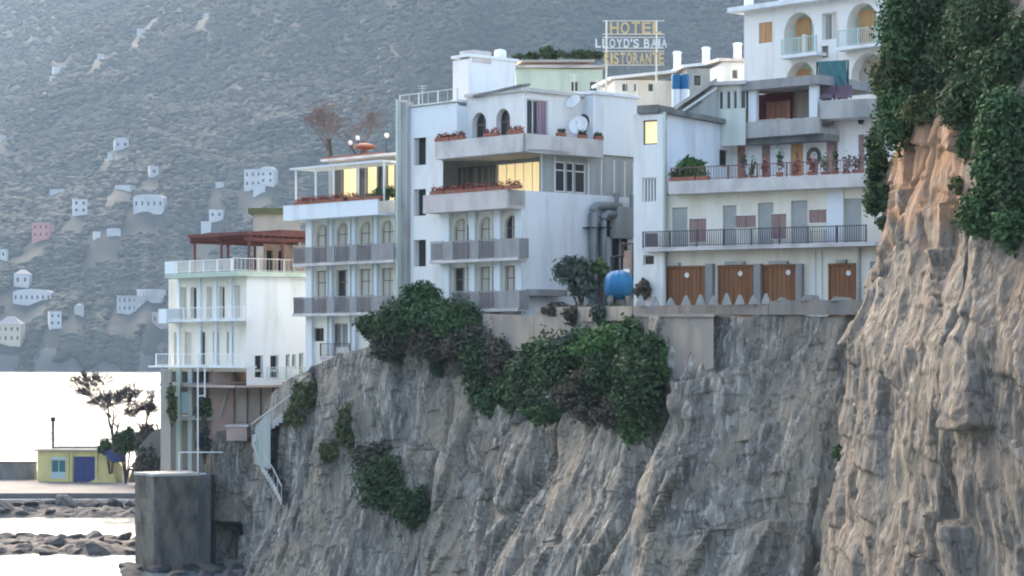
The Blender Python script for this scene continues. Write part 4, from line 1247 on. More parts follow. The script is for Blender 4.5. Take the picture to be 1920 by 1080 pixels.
# red pergola on that roof
zpg = FX.z(470, 447, -2.0)
pg = thing('roof_pergola', 'dark red pergola roof on posts over the seaside building terrace', 'pergola', FX.pt(3.5, -3.5, zr0 + 0.35))
up0, up1 = 0.5, 7.6
oa, ob_ = -7.0, -0.5
for k in range(13):
    u = up0 + (up1 - up0) * k / 12
    mb = MB(); FX.box(mb, u - 0.05, u + 0.05, zpg, zpg + 0.14, oa - .3, ob_ + .3); mb.build('rafter', M['redpergola'], pg)
for o_ in (oa, (oa + ob_) / 2, ob_):
    mb = MB(); FX.box(mb, up0 - 0.3, up1, zpg - 0.24, zpg - 0.003, o_ - .07, o_ + .07); mb.build('beam', M['redpergola'], pg)
mb = MB(); FX.box(mb, 3.2, up1, zpg + 0.145, zpg + 0.60, oa - .3, ob_ + .3); mb.build('roof_sheet', M['redpergola'], pg)
mb = MB(); FX.box(mb, up0 - 0.3, 3.18, zpg + 0.145, zpg + 0.40, oa - .3, ob_ + .3); mb.build('roof_sheet', M['redpergola'], pg)
for u in (0.6, 3.6, 7.2):
    for o_ in (oa, (oa + ob_) / 2, ob_):
        mb = MB(); FX.box(mb, u - 0.07, u + 0.07, zr0 + 0.35, zpg - 0.17, o_ - 0.07, o_ + 0.07); mb.build('post', M['redpergola'] if u < 5 else M['cream'], pg)
t = thing('terrace_bar', 'brown and cream terrace hut under the red pergola', 'hut', FX.pt(6.5, -3, zr0 + .35))
mb = MB(); FX.wall(mb, FX.u(494, -4), FX.u(600, -4), zr0 + 0.35, zpg - 0.2, [(FX.u(a, -4), FX.u(b, -4), zr0 + 0.4, zpg - 0.7) for a, b in ((500, 512), (522, 532))], -4, 0.2); mb.build('wall', M['salmon'], t)
mb = MB(); FX.box(mb, FX.u(496, -4.4), FX.u(545, -4.4), zr0 + 0.4, zpg - 0.5, -4.5, -4.3); mb.build('interior', M['dark'], t)

# pale house with flat roof behind the pergola
c = P(500, 432, 196)
t = thing('flat_roof_house', 'small ochre house with overhanging roof behind the red pergola', 'house', (c.x, c.y, 20))
mb = MB(); mb.box(c.x - 1.0, c.x + 2.2, 195, 203, 18, P(0, 402, 196).z); mb.build('wall', M['beigepanel'], t)
mb = MB(); mb.box(c.x - 1.4, c.x + 2.6, 194.5, 203.5, P(0, 402, 196).z, P(0, 392, 196).z); mb.build('roof', M['leafolive'], t)

# ============ terraced house on the right
DR = (0.846, -0.532)
FR = Frame(1250, 128, DR)
FS = Frame(1250, 128, (0.532, 0.846))
rh = thing('terraced_house', 'white three storey terraced house with long balconies above the crenellated wall', 'house', FR.pt(5, 0, 17))
zR = lambda py, px: FR.z(px, py)
zt0, zt1 = zR(367, 1255), zR(343, 1255)
zb0 = zR(473, 1240)
zg0 = 16.0
ur = FR.u(1690); ul = FR.u(1193)
grey = [(1260, 1289, 389), (1355, 1381, 385), (1421, 1450, 380), (1483, 1514, 376), (1582, 1615, 372)]
shut = [(1292, 1324, 408, 456), (1379, 1417, 402, 429), (1446, 1474, 399, 450), (1517, 1549, 391, 420)]
woodd = [(1237, 1322, 503), (1350, 1410, 501), (1432, 1492, 500), (1557, 1602, 498)]
holes = []; gd = []; sh = []; wd = []
for a, b, t_ in grey: h = (FR.u(a), FR.u(b), zb0 + 0.2, zR(t_, (a + b) / 2)); holes.append(h); gd.append(h)
for a, b, t_, bt in shut: h = FR.rect(a, b, t_, bt); holes.append(h); sh.append(h)
for a, b, t_ in woodd: h = (FR.u(a), FR.u(b), 16.6, zR(t_, (a + b) / 2)); holes.append(h); wd.append(h)
hr = (FR.u(1631), FR.u(1655), 16.6, zR(490, 1643)); holes.append(hr)
u12 = FR.u(1235)
mb = MB(); FR.wall(mb, u12, ur, zg0, zt0, holes, 0, 0.25); mb.build('wall', M['cream'], rh)
for i, h in enumerate(gd):
    mb = MB(); FR.box(mb, h[0], h[1], h[2], h[3], -0.22, -0.14); d_ = mb.build('roller_door', M['greydoor'], rh)
    for k in range(7):
        z_ = h[2] + (h[3] - h[2]) * (k + .5) / 7
        q = MB(); FR.box(q, h[0] + 0.03, h[1] - 0.03, z_ - 0.15, z_ + 0.13, -0.139, -0.12); q.build('slat', M['greydoor'], d_)
for h in sh:
    mb = MB(); w_ = 0.06
    FR.box(mb, h[0], h[1], h[3] - w_, h[3], -0.2, 0.02); FR.box(mb, h[0], h[1], h[2], h[2] + w_, -0.2, 0.05)
    wo_ = mb.build('window', M['frame'], rh)
    um = (h[0] + h[1]) / 2
    for a, b in ((h[0] + 0.02, um - 0.015), (um + 0.015, h[1] - 0.02)):
        q = MB(); FR.box(q, a, b, h[2] + w_, h[3] - w_, -0.12, -0.06)
        nl = 9
        for k in range(nl):
            z_ = h[2] + w_ + (h[3] - h[2] - 2 * w_) * (k + .5) / nl
            FR.box(q, a + 0.05, b - 0.05, z_ - 0.03, z_ + 0.03, -0.061, -0.035)
        q.build('shutter', M['pinkshutter'], wo_)
for i, h in enumerate(wd):
    mb = MB(); w_ = 0.09
    FR.box(mb, h[0] - w_, h[1] + w_, h[3], h[3] + w_ * 1.3, -0.02, 0.12); FR.box(mb, h[0] - w_, h[0], h[2], h[3], -0.02, 0.10); FR.box(mb, h[1], h[1] + w_, h[2], h[3], -0.02, 0.10)
    d_ = mb.build('wooden_door', M['wood'], rh)
    n_ = max(4, int((h[1] - h[0]) / 0.24))
    for k in range(n_):
        a = h[0] + (h[1] - h[0]) * k / n_; b = h[0] + (h[1] - h[0]) * (k + 1) / n_
        q = MB(); dz = rng.uniform(-.012, .012); FR.box(q, a + 0.012, b - 0.012, h[2], h[3] - 0.01, -0.05, 0.03 + dz); q.build('plank', M['wood'], d_)
    # round white plate on each door
    pxs = (1289, 1389, 1479, 1592)[i]; c = FR.pt(FR.u(pxs), 0.05, zR((516, 513, 511, 512)[i], pxs))
    q = MB(); nn_ = Vector((FR.n.x, FR.n.y, 0)); q.tube([c, c + nn_ * 0.03], 0.14, 16); q.build('round_plate', M['frame'], d_)
    # lintel box above
    q = MB(); FR.box(q, h[0] + 0.4, h[1] - 0.4 if i else h[0] + 1.3, h[3] + 0.13, h[3] + 0.3, 0.002, 0.25); q.build('lintel', M['concrete'], rh)
mb = MB(); FR.box(mb, hr[0], hr[1], hr[2], hr[3], -0.22, -0.12); mb.build('side_door', M['greydoor'], rh)
for a, b in ((1328, 1341), (1418, 1431), (1497, 1508)):
    mb = MB(); FR.box(mb, FR.u(a), FR.u(b), zg0, zR(495, a), 0.003, 0.35); mb.build('buttress', M['balpost'], rh)
for a in (1528, 1540):
    mb = MB(); FR.box(mb, FR.u(a), FR.u(a) + 0.06, zg0, zb0 - .05, 0.003, 0.08); mb.build('rain_pipe', M['whiteskytint'], rh)
mb = MB(); FR.box(mb, FR.u(1552), FR.u(1582), zb0 + 0.2, zt0, 0.003, 0.10); mb.build('pier', M['whiteskytint'], rh)
mb = MB(); FR.box(mb, FR.u(1610), FR.u(1614), zg0, zb0, 0.003, 0.14); mb.build('pier', M['concrete'], rh)
# first floor balcony
mb = MB(); FR.box(mb, FR.u(1204, 1.0), FR.u(1640, 1.0), zb0, zb0 + 0.2, 0.004, 1.05); mb.build('balcony_slab', M['parapet'], rh)
railing(FR, rh, FR.u(1205, 1.0), FR.u(1623, 1.0), zb0 + 0.2, zb0 + 1.1, 0.95, 'raildark', 0.13, 1.55, 'railing', 0.03, 0.03)
for i, (a, b) in enumerate(((1387, 1410), (1210, 1232))):
    mb = MB(); FR.box(mb, FR.u(a, .9), FR.u(b, .9), zb0 + 0.3, zb0 + 1.0, 0.86, 0.9); mb.build('railing_screen', M['frame' if i == 0 else 'balustrade'], rh)
# second floor terrace slab and its front railing
mb = MB(); FR.box(mb, FR.u(1254, 0.9), FR.u(1655, 0.9), zt0 + 0.003, zt1, 0.6, 0.9); FR.box(mb, FR.u(1254, 0.9), FR.u(1655, 0.9), zt0 + 0.002, zt0 + 0.22, -8, 0.6)
mb.build('terrace_parapet', M['parapet'], rh)
railing(FR, rh, FR.u(1258, 0.8), FR.u(1645, 0.8), zt1, zt1 + 0.75, 0.75, 'railred', 0.16, 1.7, 'railing', 0.022, 0.03)
# left tower
ht = [FR.rect(1205, 1232, 225, 271, 0.3), FR.rect(1204, 1232, 333, 379, 0.3), FR.rect(1206, 1226, 478, 497, 0.3)]
mb = MB(); ztw = zR(213, 1225)
FR.wall(mb, ul, FR.u(1249, 0.3), zg0, ztw, ht, 0.3, 0.2); mb.build('tower_wall', M['white'], rh)
window(FR, rh, ht[0], 0.3, 0.15, 'lit', 'framebrown', 0.07, 0); w2 = window(FR, rh, ht[1], 0.3, 0.15, 'glass', 'frame', 0.05, 0); window(FR, rh, ht[2], 0.3, 0.15, 'glass', 'frame', 0.05, 0)
for k in range(5):
    u = ht[1][0] + (ht[1][1] - ht[1][0]) * (k + .5) / 5
    q = MB(); FR.box(q, u - 0.045, u + 0.045, ht[1][2], ht[1][3], 0.1, 0.2); q.build('bar', M['frame'], w2)
mb = MB(); FR.box(mb, FR.u(1196, .4), FR.u(1234, .4), ztw, zR(199, 1215), -1.5, 0.5); mb.build('tower_roof', M['darkconcrete'], rh)
mb = MB(); p = FR.pt(FR.u(1247, .3), 0.38, zg0); mb.tube([p, Vector((p.x, p.y, ztw))], 0.09, 8); mb.build('rain_pipe', M['greenwhite'], rh)
# flank of the tower, facing the terrace
uf = FS.u(1374)
hs_ = FS.rect(1349, 1365, 281, 313)
c0, c1 = FS.z(1250, 214), FS.z(1366, 236)
mb = MB(); FS.wall(mb, 0, uf, zt0 + 0.2, c1, [hs_], 0, 0.2)
mb.poly([FS.pt(0, 0, c1), FS.pt(uf, 0, c1), FS.pt(0, 0, c0)] if c0 > c1 else [FS.pt(0, 0, c1), FS.pt(uf, 0, c1), FS.pt(uf, 0, c1 + .01)])
q0, q1 = FR.pt(ul, .3, 0), FR.pt(ul, -7.5, 0)
mb.quad((q0.x, q0.y, zg0), (q1.x, q1.y, zg0), (q1.x, q1.y, ztw), (q0.x, q0.y, ztw))
mb.build('flank_wall', M['whiteskytint'], rh)
window(FS, rh, hs_, 0, 0.15, 'dark', 'framebrown', 0.05, 0)
mb = MB(); mb.hexa([FS.pt(-0.3, 0.35, c0), FS.pt(uf + 0.3, 0.35, c1 + .02), FS.pt(uf + 0.3, -1.5, c1 + .02), FS.pt(-0.3, -1.5, c0), FS.pt(-0.3, 0.35, c0 + 0.28), FS.pt(uf + 0.3, 0.35, c1 + 0.28), FS.pt(uf + 0.3, -1.5, c1 + 0.28), FS.pt(-0.3, -1.5, c0 + 0.28)])
mb.build('flank_roof', M['darkconcrete'], rh)
# recessed second floor front
cc = FS.pt(uf, 0, 0); FQ = Frame(1374, cc.y, DR); FQ.O = Vector((cc.x, cc.y))
dl = [(1382, 1397, 270, 'pinkdoor'), (1428, 1444, 267, 'pinkshutter'), (1482, 1506, 260, 'orangedoor'), (1549, 1571, 256, 'pinkshutter'), (1609, 1621, 252, 'pinkshutter'), (1632, 1645, 250, 'greypanel')]
holes = [(FQ.u(a), FQ.u(b), zt0 + 0.22, FQ.z((a + b) / 2, t_)) for a, b, t_, _ in dl]
uq = FQ.u(1690)
uQm = FQ.u(1534); zQl = FQ.z(1440, 262)
mb = MB(); FQ.wall(mb, 0, uQm, zt0 + 0.2, zQl, [h for h in holes if h[1] < uQm], 0, 0.22); FQ.wall(mb, uQm, uq, zt0 + 0.2, FQ.z(1560, 205), [h for h in holes if h[0] > uQm], 0, 0.22); mb.build('upper_wall', M['white'], rh)
for h, (a, b, t_, m_) in zip(holes, dl):
    mb = MB(); FQ.box(mb, h[0], h[1], h[2], h[3], -0.2, -0.12); d_ = mb.build('door', M[m_], rh)
    um = (h[0] + h[1]) / 2
    for q0, q1 in ((h[0] + .04, um - .02), (um + .02, h[1] - .04)):
        q = MB(); FQ.box(q, q0, q1, h[2] + .05, h[3] - .05, -0.119, -0.08); q.build('leaf', M[m_], d_)
# wreath and lantern on that wall, right satellite aerial
c = FQ.pt(FQ.u(1527), 0.1, FQ.z(1527, 294))
t = thing('wall_wreath', 'grey ring shaped wreath on the white wall between the orange and brown doors', 'wreath', c)
mb = MB(); pts = [c + Vector((FQ.d.x, FQ.d.y, 0)) * 0.34 * math.cos(an) + Vector((0, 0, 0.42 * math.sin(an))) for an in np.linspace(0, 2 * math.pi, 21)]
mb.tube(pts, 0.11, 7, False); mb.build('ring', M['leafgrey'], t)
c = FQ.pt(FQ.u(1465), 0.45, FQ.z(1465, 284))
t = thing('wall_lantern', 'pale hanging lantern on a wall bracket between the pink and orange doors', 'lantern', c)
mb = MB(); mb.lathe(c, [(0.05, -0.25), (0.17, -0.18), (0.2, 0.02), (0.22, 0.05), (0.05, 0.22)], 10); mb.build('lantern_body', M['greenwhite'], t)
mb = MB(); mb.tube([c + Vector((0, 0, .2)), c + Vector((0, 0, .5)), FQ.pt(FQ.u(1465), 0.0, c.z + .5)], 0.025, 5); mb.build('bracket', M['black'], t)
c = FQ.pt(FQ.u(1612), 0.3, FQ.z(1612, 222))
t = thing('wall_lamp', 'black wrought iron lamp bracket high on the white wall under the trees', 'lamp', c)
mb = MB(); dR3 = Vector((FQ.d.x, FQ.d.y, 0))
mb.tube([c - dR3 * .3 + Vector((0, 0, .3)), c - dR3 * .1, c + dR3 * .5 + Vector((0, 0, -.02)), c + dR3 * .6 + Vector((0, 0, .2))], 0.05, 6); mb.build('bracket', M['black'], t)
mb = MB(); mb.lathe(c + dR3 * .2, [(0.12, -.35), (0.2, -.1), (0.05, .05)], 8); mb.build('lantern_body', M['black'], t)
# roof deck and back of the house
mb = MB()
mb.prism([FQ.pt(uQm + .1, 0.2, FQ.z(1560, 205)), FQ.pt(uq, 0.2, FQ.z(1560, 205)), FQ.pt(uq, -7, FQ.z(1560, 205)), FQ.pt(uQm + .1, -7, FQ.z(1560, 205))], (0, 0, 0.2)); mb.build('roof', M['concrete'], rh)
# plants on the terrace
for i, (px, rr_, h_, m_, lab) in enumerate(((1395, .22, .9, 'leafgrey', 'potted plant at the pink door, left end of the terrace row'), (1412, .2, .7, 'leafmid', 'potted plant between the pink door and the mauve door'),
        (1436, .22, .9, 'flower', 'red potted plant in front of the mauve door'), (1462, .2, 1.0, 'leafdark', 'dark potted plant below the hanging lantern'), (1492, .22, .8, 'flower', 'red potted plant before the orange door'),
        (1522, .25, .9, 'flower', 'red potted plant below the grey wreath'), (1548, .25, .8, 'leafolive', 'olive potted plant right of the wreath'), (1566, .2, 1.0, 'leafdark', 'dark potted plant at the brown door'), (1588, .22, .7, 'leafdry', 'dry potted plant right of the brown door'), (1608, .3, .9, 'leafdry', 'brown potted plant at the right end of the terrace'))):
    pot_plant(FR.pt(FR.u(px, 0.2), 0.2, zt0 + 0.22), rr_, h_ + 0.7, lab, 'potted plants along the terrace railing', 1200 + i, m_)
for i, (px, lab) in enumerate(((1268, 'terracotta trough at the left corner of the terrace'), (1292, 'terracotta trough under the big green plant, left of two'), (1318, 'terracotta trough under the big green plant, right of two'))):
    flower_box(FR, FR.u(px, 0.75), 0.75, zt1, 0.75, lab, 'terracotta troughs on the terrace corner', 1230 + i, 'leafolive', 0.5)
c = FR.pt(FR.u(1294, 0.2), 0.2, zR(316, 1294))
shrub('terrace_bush', 'bushy bright green plant on the house terrace beside the white tower', 'plant', c, (1.05, 0.6, 0.75), 1500, 'leafbright', 43, None, 12, 0.10, base=FR.pt(FR.u(1294, 0.2), 0.2, zt0 + .22))
# chairs and table on the first floor balcony
c = FR.pt(FR.u(1530, 0.6), 0.6, zb0 + 0.2)
t = thing('balcony_table', 'small white table on the long balcony below the pink shutter', 'table', c)
mb = MB(); FR.box(mb, FR.u(1518, .6), FR.u(1548, .6), zb0 + .85, zb0 + .9, 0.4, 0.8); mb.build('table_top', M['plastic'], t)
for a in (1520, 1546):
    mb = MB(); FR.box(mb, FR.u(a, .6) - .03, FR.u(a, .6) + .03, zb0 + .2, zb0 + .85, 0.5, 0.7); mb.build('leg', M['plastic'], t)

# ============ covered terrace overhanging the house
FL = Frame(1373, 133.6, (0.75, -0.66))
lg = thing('covered_terrace', 'grey concrete terrace with maroon interior jutting out above the white house', 'terrace', FL.pt(3, 0, 26))
zl0 = FL.z(1400, 259); zl1 = FL.z(1440, 226); zl2 = FL.z(1440, 167); zl3 = FL.z(1440, 150)
uL1 = FL.u(1536)
mb = MB(); FL.box(mb, 0, uL1, zl0, zl1, -0.25, 0); FL.box(mb, 0, uL1, zl0 - 0.003, zl0 + 0.3, -6, -0.25); FL.box(mb, -0.003, 0.25, zl0 + 0.3, zl1, -6, -0.25); mb.build('parapet', M['concrete'], lg)
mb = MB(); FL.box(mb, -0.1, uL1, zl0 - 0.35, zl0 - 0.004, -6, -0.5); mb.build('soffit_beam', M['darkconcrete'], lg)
mb = MB(); FL.box(mb, FL.u(1396), FL.u(1542), zl2, zl3, -6, 0.3); mb.build('roof', M['balpost'], lg)
for a, b in ((1402, 1417), (1516, 1531)):
    mb = MB(); FL.box(mb, FL.u(a), FL.u(b), zl1, zl2, -0.3, -0.05); mb.build('column', M['whiteskytint'], lg)
mb = MB(); FL.box(mb, FL.u(1386), FL.u(1401), zl0 + .4, zl2, -0.6, -0.35); mb.build('pillar', M['darkconcrete'], lg)
mb = MB(); FL.box(mb, FL.u(1405, -2.1), FL.u(1484, -2.1), zl0 + .3, zl2, -2.2, -2.1); mb.build('screen', M['maroon'], lg)
for k in range(5):
    u = FL.u(1438 + k * 9, -2.1); mb = MB(); FL.box(mb, u, u + 0.3, zl0 + 0.3, zl0 + 2.2, -2.09, -2.05); mb.build('panel', M['pinkdoor'], lg)
mb = MB(); FL.box(mb, FL.u(1484, -2.5), FL.u(1560, -2.5), zl0 + .3, zl2, -2.6, -2.5); mb.build('back_wall', M['beigepanel'], lg)
mb = MB(); mb.prism([FL.pt(FL.u(1482), -1.6, zl0 + .6), FL.pt(FL.u(1528), -1.6, zl0 + .6), FL.pt(FL.u(1512), -1.6, zl2 - .7)], FL.pt(0, -0.8, 0) - FL.pt(0, 0, 0)); mb.build('folded_awning', M['darkconcrete'], lg)
mb = MB(); FL.box(mb, FL.u(1420), FL.u(1472), zl1 - 0.003, zl1 + 0.07, -0.3, 0.03); mb.build('sill', M['beigepanel'], lg)
# glazed porch left of it
FG = Frame(1340, 133.5, (0.93, -0.37))
ug1 = FG.u(1398)
zq0, zq1 = FG.z(1370, 205), FG.z(1370, 163)
hl = [(FG.u(a), FG.u(b), zq0, zq1 - .2) for a, b in ((1347, 1356), (1361, 1370), (1374, 1382), (1387, 1398))]
mb = MB(); FG.wall(mb, 0, ug1, zl0 - .4, zq1 + .1, hl, 0, 0.2); mb.build('porch_wall', M['greenwhite'], lg)
for h in hl: window(FG, lg, h, 0, 0.12, 'glass', 'frame', 0.05, 0)
mb = MB(); FG.box(mb, FG.u(1338), FG.u(1402), zq1 + .1, zq1 + .3, -5, 0.4); mb.build('porch_roof', M['parapet'], lg)
# sloping stair roofs descending to the left
t = thing('sloping_roof', 'grey sloping lean-to roof with white edges left of the covered terrace', 'roof', P(1310, 215, 133))
A0, A1 = P(1262, 208, 134), P(1345, 152, 133)
for k, (dz, th_, m_) in enumerate(((0, 0.22, 'concrete'), (-0.42, 0.12, 'whiteskytint'), (-0.62, 0.18, 'darkconcrete'))):
    mb = MB(); d_ = Vector((0.15, 3.5 - k * .4, 0)); e = Vector((0, -k * .0 + 0.15 * k, dz))
    mb.hexa([A0 + e, A1 + e, A1 + e + d_, A0 + e + d_] + [q + Vector((0, 0, th_)) for q in (A0 + e, A1 + e, A1 + e + d_, A0 + e + d_)])
    mb.build('roof_edge', M[m_], t)
mb = MB(); mb.prism([P(1275, 208, 134.2), P(1345, 232, 133.4), P(1345, 162, 133.2)], (0.1, 0.4, 0)); mb.build('gable_wall', M['greypanel'], t)
# right terrace parapet with banner and furniture
zz0 = FL.z(1536, 216); FT = Frame(1537, 129.6, (0.9, -0.43))
t = thing('upper_terrace', 'grey terrace parapet running behind the trees beside the teal tarpaulin', 'terrace', FT.pt(2, 0, 27))
mb = MB(); FT.box(mb, 0.01, FT.u(1670), FT.z(1560, 222), FT.z(1560, 188), -0.3, 0); FT.box(mb, 0.01, FT.u(1670), FT.z(1560, 222), FT.z(1560, 222) + .25, -6, -.3); mb.build('parapet', M['concrete'], t)
zt_ = FT.z(1560, 222) + .25
c = FT.pt(FT.u(1560, -1.2), -1.2, zt_)
t = thing('tarpaulin', 'dark teal tarpaulin screen hung above the grey terrace', 'tarpaulin', c)
ua_, ub_ = FT.u(1534, -1.2), FT.u(1588, -1.2); z0_, z1_ = FT.z(1560, 163, -1.2), FT.z(1560, 114, -1.2)
mb = MB(); n0 = 16
for i in range(n0):
    for j in range(8):
        def cp(i_, j_):
            return FT.pt(ua_ + (ub_ - ua_) * i_ / n0, -1.2 + 0.06 * math.sin(i_ * 1.3 + j_ * .9), z0_ + (z1_ - z0_) * j_ / 8)
        mb.quad(cp(i, j), cp(i + 1, j), cp(i + 1, j + 1), cp(i, j + 1))
mb.build('sheet', M['teal'], t, True)
for u in (ua_ - .06, ub_ + .06):
    mb = MB(); FT.box(mb, u - .04, u + .04, zt_, z1_, -1.25, -1.17); mb.build('pole', M['black'], t)
for i, (a, lab) in enumerate(((1552, 'mauve cushioned terrace sofa left of two, under the teal tarpaulin'), (1582, 'mauve cushioned terrace sofa right of two, under the teal tarpaulin'))):
    u = FT.u(a, -.7); c = FT.pt(u, -.7, zt_)
    t = thing('terrace_sofa', lab, 'sofa', c, 'sofas on the grey terrace')
    mb = MB(); FT.box(mb, u - .38, u + .38, zt_ + .9, zt_ + 1.15, -1.0, -.4); mb.build('seat', M['mauve'], t)
    mb = MB(); FT.box(mb, u - .38, u + .38, zt_ + 1.15, zt_ + 1.65, -1.05, -.9); mb.build('backrest', M['mauve'], t)
    for s_ in (-.34, .34):
        mb = MB(); FT.box(mb, u + s_ - .04, u + s_ + .04, zt_, zt_ + .9, -.95, -.45); mb.build('leg', M['frame'], t)

# ============ upper villa with arches
FV = Frame(1395, 148, DA)
vl = thing('villa', 'white villa with round arches, orange shutters and small balconies at top right', 'villa', FV.pt(4, 0, 31))
zv = lambda py, px: FV.z(px, py)
v_r = FV.z(1395, 24) ; v_b = 27.0
win = FV.rect(1423, 1448, 42, 80)
arch1 = (FV.u(1470), FV.u(1526), zv(106, 1500), zv(23, 1500))
sm_ = FV.rect(1541, 1569, 24, 74)
arch2 = (FV.u(1588), FV.u(1645), zv(88, 1615), zv(6, 1615))
arch3 = (FV.u(1474), FV.u(1528), zv(168, 1500), zv(116, 1500))
arch4 = (FV.u(1596), FV.u(1660), zv(168, 1620), zv(100, 1620))
lw = FV.rect(1540, 1553, 86, 108)
hl = [win, arch1, sm_, arch2, arch3, arch4, lw]
uv1 = FV.u(1700)
mb = MB(); FV.wall(mb, 0, uv1, v_b, v_r, hl, 0, 0.9)
for h in (arch1, arch2, arch3, arch4): FV.arch_fill(mb, h, 0, 0.85)
mb.build('wall', M['white'], vl)
# reveals have mint painted backs with doors in them
for h, (da, db, dt), m_ in ((arch1, (1494, 1521, 34), 'orangedoor'), (arch2, (1612, 1641, 18), 'orangedoor'), (arch3, (1495, 1520, 130), 'orangedoor'), (arch4, (1607, 1655, 112), 'beigepanel')):
    mb = MB(); FV.box(mb, h[0], h[1], h[2], h[3], -1.0, -0.86); bo = mb.build('niche', M['mint'], vl)
    u_a, u_b = FV.u(da, -.86), FV.u(db, -.86)
    q = MB(); FV.box(q, u_a, u_b, h[2] + 0.05, FV.z((da + db) / 2, dt, -.86), -0.859, -0.8); q.build('door', M[m_], bo)
mb = MB(); u_ = FV.u(1507, -.5); FV.box(mb, u_ - .14, u_ + .14, arch1[2], arch1[3] - 1.3, -0.75, -0.5); mb.build('column', M['cream'], vl)
w2 = window(FV, vl, win, 0, 0.1, 'dark', 'framebrown', 0.05, 0)
um = (win[0] + win[1]) / 2
for a, b in ((win[0] + .03, um - .02), (um + .02, win[1] - .03)):
    q = MB(); FV.box(q, a, b, win[2] + .03, win[3] - .03, -0.07, -0.02); q.build('shutter', M['orangedoor'], w2)
window(FV, vl, sm_, 0, 0.3, 'curtain', 'frame', 0.06, 1, cover=-0.5); window(FV, vl, lw, 0, 0.2, 'curtain', 'framebrown', 0.05, 0)
for a, b, py in ((1463, 1532, 104), (1567, 1650, 88)):
    z_ = zv(py + 4, (a + b) / 2)
    mb = MB(); FV.box(mb, FV.u(a, .9), FV.u(b, .9), z_ - .1, z_ + .1, 0.003, 0.95); mb.build('balcony_slab', M['whiteskytint'], vl)
    railing(FV, vl, FV.u(a + 3, .9), FV.u(b - 2, .9), z_ + .1, z_ + 1.1, .88, 'tealpale', 0.16, 1.2, 'railing', 0.03, 0.03)
mb = MB(); mb.hexa([FV.pt(-0.7, 0.8, v_r), FV.pt(uv1, 0.8, v_r), FV.pt(uv1, -8, v_r + .02), FV.pt(-0.7, -8, v_r + .02), FV.pt(-0.7, 0.8, v_r + .3), FV.pt(uv1, 0.8, v_r + .3), FV.pt(uv1, -8, v_r + .5), FV.pt(-.7, -8, v_r + .5)]); rf = mb.build('roof', M['whiteskytint'], vl)
for a in (1404, 1470):
    c = FV.pt(FV.u(a, -1), -1, v_r + .3); mb = MB(); mb.lathe(c, [(0.3, 0), (0.3, 1.3), (0.38, 1.35), (0.38, 1.5)], 10); mb.build('chimney', M['whiteskytint'], rf)
mb = MB(); q0, q1 = FV.pt(0, 0, 0), FV.pt(0, -8, 0); mb.quad((q0.x, q0.y, v_b), (q1.x, q1.y, v_b), (q1.x, q1.y, v_r), (q0.x, q0.y, v_r)); mb.build('rear_wall', M['white'], vl)

# ============ houses on the slope behind the hotel
def low_house(name, label, px0, px1, D, py_top, py_bot, depth, wallm, roofm, tilt=0.0, wins=(), gable=False, ov=0.35, rt=0.2):
    a, b = P(px0, py_bot, D), P(px1, py_bot, D)
    zt_, zb_ = P(0, py_top, D).z, P(0, py_bot, D).z
    t = thing(name, label, 'house', ((a.x + b.x) / 2, D + depth / 2, zb_))
    F_ = Frame(px0, D, (1, 0.12)); u1_ = F_.u(px1)
    hs = [F_.rect(*w_) for w_ in wins]
    mb = MB(); zf_ = zb_ - 4
    F_.wall(mb, 0, u1_, zf_, zt_, hs, 0, 0.15)
    for q0, q1 in ((F_.pt(0, 0, 0), F_.pt(0, -depth, 0)), (F_.pt(u1_, 0, 0), F_.pt(u1_, -depth, 0)), (F_.pt(0, -depth, 0), F_.pt(u1_, -depth, 0))):
        mb.quad((q0.x, q0.y, zf_), (q1.x, q1.y, zf_), (q1.x, q1.y, zt_), (q0.x, q0.y, zt_))
    mb.build('wall', M[wallm], t)
    for h in hs: window(F_, t, h, 0, 0.1, 'glass', 'frame', 0.05, 0)
    mb = MB()
    z0_, z1_ = zt_, zt_ + tilt
    if gable:
        for s_ in (0, 1):
            o0, o1 = (ov, -depth / 2) if s_ == 0 else (-depth - ov, -depth / 2)
            mb.hexa([F_.pt(-ov, o0, zt_ + .003), F_.pt(u1_ + ov, o0, zt_ + .003), F_.pt(u1_ + ov, o1, zt_ + 1.1), F_.pt(-ov, o1, zt_ + 1.1), F_.pt(-ov, o0, zt_ + rt), F_.pt(u1_ + ov, o0, zt_ + rt), F_.pt(u1_ + ov, o1, zt_ + 1.1 + rt), F_.pt(-ov, o1, zt_ + 1.1 + rt)])
        for q in (0.002, u1_ - .002):
            mb.poly([F_.pt(q, 0, zt_), F_.pt(q, -depth, zt_), F_.pt(q, -depth / 2, zt_ + 1.08)])
    else:
        mb.hexa([F_.pt(-ov, ov, z0_ + .003), F_.pt(u1_ + ov, ov, z1_ + .003), F_.pt(u1_ + ov, -depth, z1_ + .3), F_.pt(-ov, -depth, z0_ + .3), F_.pt(-ov, ov, z0_ + rt), F_.pt(u1_ + ov, ov, z1_ + rt), F_.pt(u1_ + ov, -depth, z1_ + .3 + rt), F_.pt(-ov, -depth, z0_ + .3 + rt)])
    rf = mb.build('roof', M[roofm], t)
    return t, F_, rf, zt_


